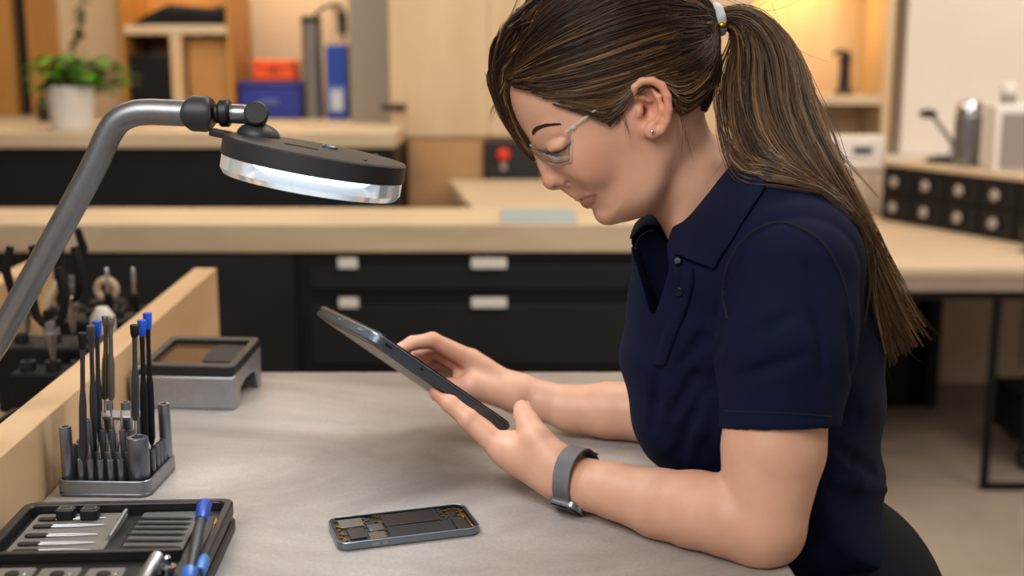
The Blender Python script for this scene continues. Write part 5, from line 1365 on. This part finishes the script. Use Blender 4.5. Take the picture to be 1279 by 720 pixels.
def scalp_paths(roots, m, sag, layer, tight):
    """roots (n,3) in head coordinates -> paths along the skull to the tie"""
    n = len(roots); d0 = nrm(roots-HC0); d1 = nrm(np.tile(TIE-HC0, (n, 1))+RNG.normal(0, 5, (n, 3)))
    om = np.arccos(np.clip((d0*d1).sum(1), -1, 1)); t = np.linspace(0, 1, m)
    P_ = np.empty((n, m, 3)); T_ = TIE+nrm(RNG.normal(0, 1, (n, 3)))*RNG.uniform(3, 10, (n, 1))*np.array([.35, 1, 1])
    ph = RNG.uniform(0, 6.28, n); wob = RNG.normal(0, 1.2, n)
    for i, s in enumerate(t):
        so_ = np.sin(om)+1e-9; d = (np.sin((1-s)*om)/so_)[:, None]*d0+(np.sin(s*om)/so_)[:, None]*d1
        d[:, 1] += (sag*np.sin(pi*s**.85))/115; d = nrm(d)
        q0 = HC0+d*90
        off = hair_off(q0[:, 0]*1.1, q0[:, 1])+layer*min(1, s*5+.15)
        r = surf_r(d, off)+wob*np.sin(3*pi*s+ph)*.7
        q = HC0+d*r[:, None]; w = np.clip((s-.64)/.28, 0, 1); w = w*w*(3-2*w)
        P_[:, i] = q*(1-w)+T_*w
    # keep clear of the ears
    E = np.array(HA(811, 137, 80)); rx, ry = 34., 42.
    x, y = P_[..., 0]-E[0], P_[..., 1]-E[1]; ins = (np.abs(x) < rx) & (y < 30) & ((x/rx)**2+(y/ry)**2 < 1) & (np.abs(P_[..., 2]) > 30)
    ins &= (roots[:, 0] < E[0]+18)[:, None]
    yy = -ry*np.sqrt(np.clip(1-(x/rx)**2, 0, 1)); q = P_[ins].copy(); q[:, 1] = E[1]+yy[ins]+(y[ins]-yy[ins])*.10
    if len(q):
        d = nrm(q-HC0); P_[ins] = HC0+d*surf_r(d, 7.+RNG.uniform(0, 2, len(q)))[:, None]
        for _ in range(2):
            P_[:, 1:-1] = np.where(np.abs(P_[:, 1:-1, :1]-E[0]) < 50, (P_[:, :-2]+2*P_[:, 1:-1]+P_[:, 2:])/4, P_[:, 1:-1])
    return P_
def clump(guides, per, spread, m):
    n = len(guides); g = np.repeat(guides, per, 0); tt = np.linspace(0, 1, m)
    o = RNG.normal(0, 1, (n*per, 1, 3))*spread*(.25+.75*np.sin(pi*np.clip(tt*.95+.02, 0, 1)))[None, :, None]
    return g+o
def to_world(Pm): return from_head(Pm[..., 0], Pm[..., 1], Pm[..., 2])
MS = 18
# roots along the parting, the hairline and over the side of the head
hline = spline([HA(*q) for q in hl[1:8]], 80)
rootsA = part[RNG.integers(0, 60, 260)]+RNG.normal(0, 1.0, (260, 3))+np.array([2.2, 0, 1.0])
rootsB = hline[RNG.integers(0, 80, 230)]+RNG.normal(0, 3.0, (230, 3))-np.array([0, 1., 0])
sc_ = []
while len(sc_) < 190:
    u, v = RNG.uniform(660, 880), RNG.uniform(-10, 130)
    A, B, C = HA(u, v, 60)
    if hp_sd(np.array([A]), np.array([B]))[0] < -6: sc_.append((A, B, 60.))
rootsC = np.array(sc_)
nape = spline([HA(*q) for q in hl[10:16]], 40)
rootsD = nape[RNG.integers(0, 40, 120)]+RNG.normal(0, 2.5, (120, 3))-np.array([0, 2., 0])
allr = []; allc = []; allw = []
for roots, sag, lay, per, wts in ((rootsA, 14, 2.2, 9, (5, 8, 5, .9, .25, .0)), (rootsB, 26, 2.6, 9, (2, 4.5, 6, 4, 2.4, .9)), (rootsC, 12, 1.4, 8, (5, 7, 5, 1.2, .4, .05)), (rootsD, 0, 1.6, 9, (4, 6, 5, 2.5, .8, .2))):
    d = nrm(roots-HC0); roots = HC0+d*surf_r(d, np.full(len(d), 1.0))[:, None]
    g = scalp_paths(roots, MS, sag*RNG.uniform(.4, 1.3, len(roots)), lay*RNG.uniform(.2, 1.5, len(roots)), 1)
    allr.append(clump(g, per, 1.5, MS)); gc = pick(wts, len(g)); allc.append((np.repeat(gc, per, 0)*.6+.4*pick(wts, len(g)*per))*RNG.uniform(.8, 1.2, (len(g)*per, 1)))
SP = to_world(np.concatenate(allr)); SCc = np.concatenate(allc)
hg = np.clip((SP[:, :, 2].mean(1)-SP[:, :, 2].mean())/.03, -1, 1)
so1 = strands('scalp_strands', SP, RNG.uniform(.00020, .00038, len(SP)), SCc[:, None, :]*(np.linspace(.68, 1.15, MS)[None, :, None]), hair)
# front lock strands
g = []
for i in range(150):
    w = RNG.normal(0, 1, 3); r0 = part[RNG.integers(8, 60)]+np.array([-2.0, 0, -1.0])
    e = RNG.uniform(-1, 1); e2 = RNG.uniform(-1, 1)
    pts = [tuple(r0)]; j0 = 1+next((q for q, (c, r) in enumerate(lockc[1:]) if c[1]-170 > r0[1]+12), 3)
    for j, (c, r) in list(enumerate(lockc))[j0:]:
        A, B, C = HA(*c); pts.append((A+e*r*.95-1, B+e*r*.25+(0 if j < 5 else w[1]*4), C+e2*r*1.3))
    if RNG.uniform() < .55: A, B, C = HA(682+RNG.normal(0, 3), 208+RNG.normal(0, 8), -32); pts.append((A, B, C+w[2]*3))
    g.append(spline(pts, MS))
g = np.array(g); per = 10
LP = to_world(clump(g, per, 1.3, MS)); gc = pick((2, 4, 5, 4, 2.2, .8), len(g))
gcol = np.repeat(gc, per, 0)*RNG.uniform(.8, 1.2, (len(LP), 1))
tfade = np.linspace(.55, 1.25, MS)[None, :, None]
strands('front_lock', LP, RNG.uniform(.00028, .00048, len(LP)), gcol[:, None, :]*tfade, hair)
# ponytail
MP_ = 26
pc = [(889, 28, 1.284, 8, 9), (908, 21, 1.281, 12, 13), (938, 30, 1.272, 25, 24), (956, 78, 1.255, 44, 32), (956, 130, 1.226, 53, 26), (976, 180, 1.198, 52, 20), (1013, 238, 1.165, 46, 16), (1052, 298, 1.168, 38, 15), (1083, 350, 1.185, 31, 14), (1105, 400, 1.205, 27, 14), (1126, 446, 1.22, 30, 12)]
pcen = spline([tuple(NP_(a, b, c)) for a, b, c, _, _ in pc], MP_); phw = spline([(d*HK, e*HK) for _, _, _, d, e in pc], MP_)
tg = nrm(np.gradient(pcen, axis=0)); sid = nrm(np.cross(tg, np.array([0, 1., 0]))); dep = nrm(np.cross(sid, tg))
# leading side of each section (towards the photo's right / outer curve)
NG = 420; g = np.empty((NG, MP_, 3)); ln = np.linspace(0, 1, MP_)
for i in range(NG):
    th = RNG.uniform(0, 2*pi); r = sqrt(RNG.uniform(0, 1)); x, y = r*cos(th), r*sin(th)
    f = RNG.uniform(.62, 1.0) if RNG.uniform() < .5 else RNG.uniform(.88, 1.0)
    pos = np.clip(ln*f, 0, 1)*(MP_-1); i0 = np.minimum(pos.astype(int), MP_-2); w = (pos-i0)[:, None]
    def at_(a): return a[i0]*(1-w)+a[i0+1]*w
    drift = RNG.normal(0, .2)*np.sin(ln*RNG.uniform(2.5, 7)+RNG.uniform(0, 6))
    flare = RNG.normal(0, .42)*ln**5
    g[i] = at_(pcen)+at_(sid)*at_(phw)[:, :1]*(x+drift+flare)[:, None]+at_(dep)*at_(phw)[:, 1:]*(y+drift*.4)[:, None]
# keep the hair outside the shirt
def push_out(Pp, marg):
    sh_ = Pp.shape; q = Pp.reshape(-1, 3).copy()
    for _ in range(4):
        d = evaluate(shirt, q); m_ = (d < marg) & (d > -.09)
        if not m_.any(): break
        e = .002; qq = q[m_]; gr = np.stack([evaluate(shirt, qq+np.eye(3)[k]*e)-evaluate(shirt, qq-np.eye(3)[k]*e) for k in range(3)], 1)
        q[m_] = qq+nrm(gr)*(marg-d[m_])[:, None]*.9
    return q.reshape(sh_)
g = push_out(g, .005)
for _ in range(4): g[:, 1:-1] = (g[:, :-2]+2*g[:, 1:-1]+g[:, 2:])/4
g = push_out(g, .004)
per = 10
PPt = clump(g, per, .0019, MP_)
gc = pick((3.5, 5, 5, 4, 2.4, .9), NG); gcol = (np.repeat(gc, per, 0)*.6+.4*pick((2, 4, 5, 5, 3, 1), NG*per))*RNG.uniform(.8, 1.2, (NG*per, 1))
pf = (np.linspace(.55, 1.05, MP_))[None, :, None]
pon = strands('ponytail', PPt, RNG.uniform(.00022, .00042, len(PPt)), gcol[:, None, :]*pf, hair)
# loose hairs: around the crown, in front of the ear, behind the ear, by the ponytail tip
fl = []
for i in range(70):
    c = lockc[RNG.integers(1, 5)]; A, B, C = HA(*c[0]); r = c[1]; a = RNG.uniform(2.2, 4.4)
    p0 = np.array((A+cos(a)*r, B+sin(a)*r, C)); d = np.array((cos(a), sin(a)*.4+.2, RNG.normal(0, .5)))
    L_ = RNG.uniform(5, 16); fl.append(spline([tuple(p0-d*2+np.array([2, -12, 0])), tuple(p0+d*1), tuple(p0+d*L_*.5+np.array([0, 7, 0])), tuple(p0+d*L_*.7+np.array([RNG.normal(0, 4), 16, 0]))], 10))
for i in range(9):
    u = 848+RNG.normal(0, 6); fl.append(spline([HA(832+RNG.normal(0, 3), 104+RNG.normal(0, 4), 80), HA(u-6, 128, 79), HA(u+2, 160, 72), HA(u+8+RNG.normal(0, 6), 205+RNG.normal(0, 14), 66)], 10))
for i in range(8):
    fl.append(spline([HA(770+RNG.normal(0, 3), 130, 79), HA(779+RNG.normal(0, 2), 152, 80), HA(786+RNG.normal(0, 3), 172+RNG.normal(0, 8), 79)], 10))
FW = to_world(np.array(fl)); fcol = pick((2, 4, 5, 3, 1, .3), len(FW))
strands('loose_hairs', FW, np.full(len(FW), .00016), fcol, hair)['kind'] = 'stuff'
g = []
for i in range(60):
    s = RNG.uniform(.05, .95); j = int(s*(MP_-1)); sg = 1 if RNG.uniform() < .75 else -1
    p0 = pcen[j]-sg*sid[j]*phw[j, 0]*RNG.uniform(.7, 1.05)*1; out = -sg*sid[j]
    L_ = RNG.uniform(.02, .06); g.append(spline([tuple(p0-tg[j]*.03), tuple(p0+tg[j]*.01), tuple(p0+tg[j]*L_*.6+out*L_*.18), tuple(p0+tg[j]*L_+out*L_*RNG.uniform(.3, .7))], 12))
for i in range(60):
    p0 = pcen[-4]+sid[-4]*phw[-4, 0]*RNG.uniform(-1, 1); e = NP_(1128+RNG.normal(0, 12), 425+RNG.normal(0, 22), 1.24)
    g.append(spline([tuple(pcen[-8]+sid[-8]*phw[-8, 0]*RNG.uniform(-1, 1)), tuple(p0), tuple(e+np.array([RNG.normal(0, .01), 0, RNG.normal(0, .006)]))], 12))
g = np.array(g)
strands('loose_ends', g, np.full(len(g), .00022), pick((1, 3, 5, 5, 3, 1), len(g)), pon)
# tie
tM = Matrix.Translation(Vector(H(*tie)))
q0, q1 = Vector(H(*tie)), Vector(H(909, 24, 2))
TR = look(q0, q1)
tb_ = MB(); n1, n2 = 36, 10; vs = []; fs = []
for i in range(n1):
    a = 2*pi*i/n1
    for j in range(n2):
        b = 2*pi*j/n2; rr = (18.0+3.2*cos(b)+.5*sin(9*a))*HK; vs.append((rr*cos(a), rr*sin(a), 6.0*HK*sin(b)))
for i in range(n1):
    for j in range(n2): fs.append((i*n2+j, ((i+1) % n1)*n2+j, ((i+1) % n1)*n2+(j+1) % n2, i*n2+(j+1) % n2))
tb_.add(vs, fs, TR).build('hair_tie', mat('tie_grey', '#b9bcc0', .6), hair)
MB().ball((0, 0, 0), 4.2*HK, 12, TR @ Matrix.Translation((0, 0, 0)) @ Matrix.Rotation(radians(200), 4, 'Z') @ Matrix.Translation((20*HK, 0, 0)), (1, 1, 1.5)).build('bead', M['gold'], hair)
# eyebrow and lashes
def lay_on_skin(w):
    for _ in range(3):
        f = w.reshape(-1, 3); d = evaluate(body, f); e = .001
        gr = np.stack([evaluate(body, f+np.eye(3)[k]*e)-evaluate(body, f-np.eye(3)[k]*e) for k in range(3)], 1)
        w = (f+nrm(gr)*(.0004-d)[:, None]).reshape(w.shape)
    return w
bc = spline([tuple(np.array(to_head(vis(u, v, body)[None])).ravel()) for u, v in ((665, 167), (671, 161), (682, 157), (697, 155.5))], 40)
lc = spline([tuple(np.array(to_head(q[None])).ravel()) for q in lashl], 30)
for s in (1, -1):
    out = []
    for i in range(230):
        j = int(37*RNG.uniform(0, 1)**1.5); p0 = bc[j].copy(); p0[1] += np.clip(RNG.normal(0, 2.0), -3, 3)*(1-.75*j/40); d = nrm(bc[j+2]-bc[j])
        q = spline([tuple(p0), tuple(p0+d*3.5+np.array([0, -.6, 0])), tuple(p0+d*7+np.array([0, .2, 0]))], 6); q[:, 2] *= s; out.append(q)
    w = lay_on_skin(to_world(np.array(out))); strands('eyebrow', w, np.full(len(w), .00022), np.tile(np.array(lin('#3a271b')), (len(w), 1)), woman)
    out = []
    for i in range(60):
        p0 = lc[RNG.integers(0, 30)]; d = np.array([-3.6+RNG.normal(0, .7), 4.2+RNG.normal(0, .7), 2.6])
        q = spline([tuple(p0), tuple(p0+d*.5), tuple(p0+d+np.array([-1, -.6, 0]))], 6); q[:, 2] *= s; out.append(q)
    out = np.array(out); rt = lay_on_skin(to_world(out[:, :1])); w = rt+(to_world(out)-to_world(out[:, :1])); strands('eyelashes', w, np.full(len(w), .00020), np.tile(np.array(lin('#1b1410')), (len(w), 1)), woman)

# ================================================================ worn things
clear = bpy.data.materials.new('clear_polycarbonate'); clear.use_nodes = True; nt = clear.node_tree; nt.nodes.remove(nt.nodes['Principled BSDF'])
tr1 = nt.nodes.new('ShaderNodeBsdfTransparent'); tr1.inputs[0].default_value = (.93, .95, .97, 1); gl1 = nt.nodes.new('ShaderNodeBsdfGlossy'); gl1.inputs['Roughness'].default_value = .04
fr1 = nt.nodes.new('ShaderNodeMath'); fr1.operation = 'MULTIPLY_ADD'; lw1 = nt.nodes.new('ShaderNodeLayerWeight'); lw1.inputs[0].default_value = .25; nt.links.new(lw1.outputs[0], fr1.inputs[0]); fr1.inputs[1].default_value = .5; fr1.inputs[2].default_value = .08; mx1 = nt.nodes.new('ShaderNodeMixShader')
nt.links.new(fr1.outputs[0], mx1.inputs[0]); nt.links.new(tr1.outputs[0], mx1.inputs[1]); nt.links.new(gl1.outputs[0], mx1.inputs[2]); nt.links.new(mx1.outputs[0], nt.nodes['Material Output'].inputs[0])
rimm = mat('clear_frame', '#d9d4ca', .12); nt = rimm.node_tree
tr2 = nt.nodes.new('ShaderNodeBsdfTransparent'); mx2 = nt.nodes.new('ShaderNodeMixShader'); mx2.inputs[0].default_value = .5
nt.links.new(tr2.outputs[0], mx2.inputs[1]); nt.links.new(nt.nodes['Principled BSDF'].outputs[0], mx2.inputs[2]); nt.links.new(mx2.outputs[0], nt.nodes['Material Output'].inputs[0])
gO = Vector(H(690, 180, 0))
gt = thing('safety_glasses', 'clear plastic safety glasses on her face', 'glasses', gO)
def hv(A, B, C): return Vector(from_head(A, B, C))-gO
topn = [(663, 182, 5), (676, 176, 22), (694, 167.5, 42), (716, 158, 63)]
botn = [(669, 193, 7), (680, 201, 24), (695, 206, 44), (713, 202, 63)]
for s in (1, -1):
    a = spline([HA(*q) for q in topn], 22); b = spline([HA(*q) for q in botn], 22); vs = []; NR = 9
    for i in range(22):
        for r in range(NR):
            t_ = r/(NR-1); q = a[i]*(1-t_)+b[i]*t_; bul = 3.0*sin(pi*t_); vs.append(hv(q[0]-bul*.8, q[1]+bul*.2, (q[2]+bul*.4)*s))
    lens = MB().add(vs, [(i*NR+r, (i+1)*NR+r, (i+1)*NR+r+1, i*NR+r+1) for i in range(21) for r in range(NR-1)]).build('lens', clear, gt, ang=80)
    sd_ = lens.modifiers.new('thick', 'SOLIDIFY'); sd_.thickness = .0012
    loop = list(a)+list(b[::-1])+[a[0]]
    MB().tube([hv(q[0], q[1], q[2]*s) for q in a], 1.35*HK, 8).build('brow_bar', rimm, gt)
    MB().tube([hv(q[0], q[1], q[2]*s) for q in list(b)], .7*HK, 6).build('lower_edge', rimm, gt)
    MB().tube([hv(a[-1][0], a[-1][1], a[-1][2]*s), hv(b[-1][0], b[-1][1], b[-1][2]*s)], .8*HK, 6).build('side_edge', rimm, gt)
    tp = spline([HA(708, 165, 60), HA(722, 154, 68), HA(745, 137, 79), HA(758, 131, 77), HA(778, 120, 66), HA(826, 100, 80), HA(842, 112, 76)], 30)
    MB().tube([hv(q[0], q[1], q[2]*s) for q in tp], [2.6*HK if i < 8 else 1.9*HK for i in range(30)], 8).build('temple_arm', rimm, gt)
    q = HA(716, 160, 66); MB().ball(hv(q[0], q[1], q[2]*s), 3.0*HK, 12, None, (1.3, .8, 1.0)).build('hinge', rimm, gt)
a = [HA(663, 182, c) for c in (5, 2, -2, -5)]
MB().tube([hv(663-760+4, q[1]+2, q[2]) for q in a], 1.6*HK, 8).build('bridge', rimm, gt)
# ear stud
e_ = MB().ball(tuple(H(814, 164, 89)), 2.4*HK, 14).build('earring', mat('crystal', '#dfe4ea', .05, .9), woman)
# watch
wc = NP_(721, 601, 1.2005); wd_ = NP_(770, 614, 1.17)-NP_(708, 597, 1.208); wd_ /= np.linalg.norm(wd_)
dn_ = np.array([-.05, -.66, -.75]); dn_ -= wd_*(dn_@wd_); dn_ /= np.linalg.norm(dn_); sd2 = np.cross(wd_, dn_)
WM = Matrix(((wd_[0], sd2[0], dn_[0], wc[0]), (wd_[1], sd2[1], dn_[1], wc[1]), (wd_[2], sd2[2], dn_[2], wc[2]), (0, 0, 0, 1)))
wt = bpy.data.objects.new('wristwatch', None); link(wt); wt.matrix_world = WM; tag(wt, 'square wristwatch with grey mesh strap worn on her near wrist', 'watch')
mesh_m = mat('strap_mesh', '#75747a', .45, .65, bump=.5, bscale=2600)
wq = (BV-wc)@np.stack([wd_, sd2, dn_], 1); wq = wq[(np.abs(wq[:, 0]) < .013) & (np.hypot(wq[:, 1], wq[:, 2]) < .045)]
wang = np.arctan2(wq[:, 1], wq[:, 2]); wrad = np.hypot(wq[:, 1], wq[:, 2])
def wrist_r(a):
    dlt = np.abs((wang-a+pi) % (2*pi)-pi); s_ = wrad[dlt < .2]; return (s_.max() if len(s_) else .027)+.0010
vs = []; fs = []; n1 = 60; prof_ = [(-.0105, .0004), (-.0100, .0015), (.0100, .0015), (.0105, .0004), (.0100, -.0006), (-.0100, -.0006)]
for i in range(n1):
    a = radians(28)+radians(304)*i/(n1-1)
    for x, h_ in prof_:
        rr = wrist_r(a)+h_; bz = cos(a); ex_ = 1+.0*bz
        vs.append((x, rr*sin(a), rr*cos(a)))
for i in range(n1-1):
    for j in range(6): fs.append((i*6+j, (i+1)*6+j, (i+1)*6+(j+1) % 6, i*6+(j+1) % 6))
fs += [tuple(range(6)), tuple((n1-1)*6+j for j in range(5, -1, -1))]
MB().add(vs, fs).build('strap', mesh_m, wt)
MB().rbox(0, 0, .034, .030, .007, .0245, .0325, seg=6).build('case', M['gun'], wt, bevel=.0016, seg=3)
MB().rbox(0, 0, .030, .026, .006, .0326, .0338, seg=6).build('watch_glass', mat('watch_face', '#08080a', .06), wt, bevel=.0005)
MB().lathe([(.0032, 0), (.0034, .0005), (.0034, .0024), (.0026, .003)], 16, Matrix.Translation((.0171, -.003, .0285)) @ Matrix.Rotation(pi/2, 4, 'Y')).build('crown', M['steel'], wt)
for sy in (-1, 1): MB().tube([(-.0095, sy*.0145, .0262), (.0095, sy*.0145, .0262)], .0018, 8).build('strap_bar', M['steel'], wt)
wr0 = wrist_r(pi)
MB().box((-.0108, -.004, -wr0-.0030), (.0108, .004, -wr0-.0018)).build('clasp', M['steel'], wt, bevel=.0005)
# ================================================================ light
W = bpy.data.worlds.new('world'); SC.world = W; W.use_nodes = True
W.node_tree.nodes['Background'].inputs[0].default_value = (1, .97, .93, 1); W.node_tree.nodes['Background'].inputs[1].default_value = .34
def area(name, loc, to, size, power, col, sy=None):
    l = bpy.data.lights.new(name, 'AREA'); l.energy = power; l.color = col; l.size = size
    if sy: l.shape = 'RECTANGLE'; l.size_y = sy
    o = bpy.data.objects.new(name, l); COL.objects.link(o); o.location = loc
    o.rotation_euler = (Vector(to)-Vector(loc)).to_track_quat('-Z', 'Y').to_euler(); return o
area('overhead_light', (-.75, -.25, 2.6), (.1, 1.25, 1.05), 1.2, 44, (1, .96, .91))
area('overhead_light', (.5, 2.2, 2.9), (.4, 2.0, .9), 1.4, 30, (1, .95, .88))
area('overhead_light', (-1.3, 3.9, 2.9), (-1.2, 4.4, .9), 1.6, 55, (1, .89, .74))
area('overhead_light', (2.0, 3.9, 2.9), (2.0, 4.6, .9), 1.6, 56, (1, .90, .80))
area('shelf_light', (nx(1005), Yn+.17, nz(-46)), (nx(1005), Yn+.2, 0), .35, 4, (1, .66, .26), .12)
area('shelf_light', (sx(220), Ys+.15, BT+.88), (sx(220), Ys+.2, BT), .5, 5, (1, .70, .36), .12)
area('overhead_light', (2.3, 1.6, 2.9), (1.9, 5.0, .3), 1.2, 60, (1, .93, .84))  # unseen lamp added to brighten the wall under the table
area('shelf_light', (-1.05, 5.2, 2.05), (-1.0, 5.45, 1.1), .8, 7, (1, .72, .44), .12)
hl_ = bpy.data.lights.new('lamp_light', 'AREA'); hl_.shape = 'DISK'; hl_.size = .12; hl_.energy = 1.2; hl_.color = (.86, .94, 1)
ho_ = bpy.data.objects.new('lamp_light', hl_); COL.objects.link(ho_); ho_.matrix_world = Matrix.Translation(base) @ HM @ Matrix.Translation((0, 0, -29*mpp(391, 207, YL)))
SC.view_settings.view_transform = 'Standard'; SC.view_settings.look = 'None'; SC.view_settings.gamma = 1
SC.view_settings.use_curve_mapping = False; SC.view_settings.exposure = 0.0
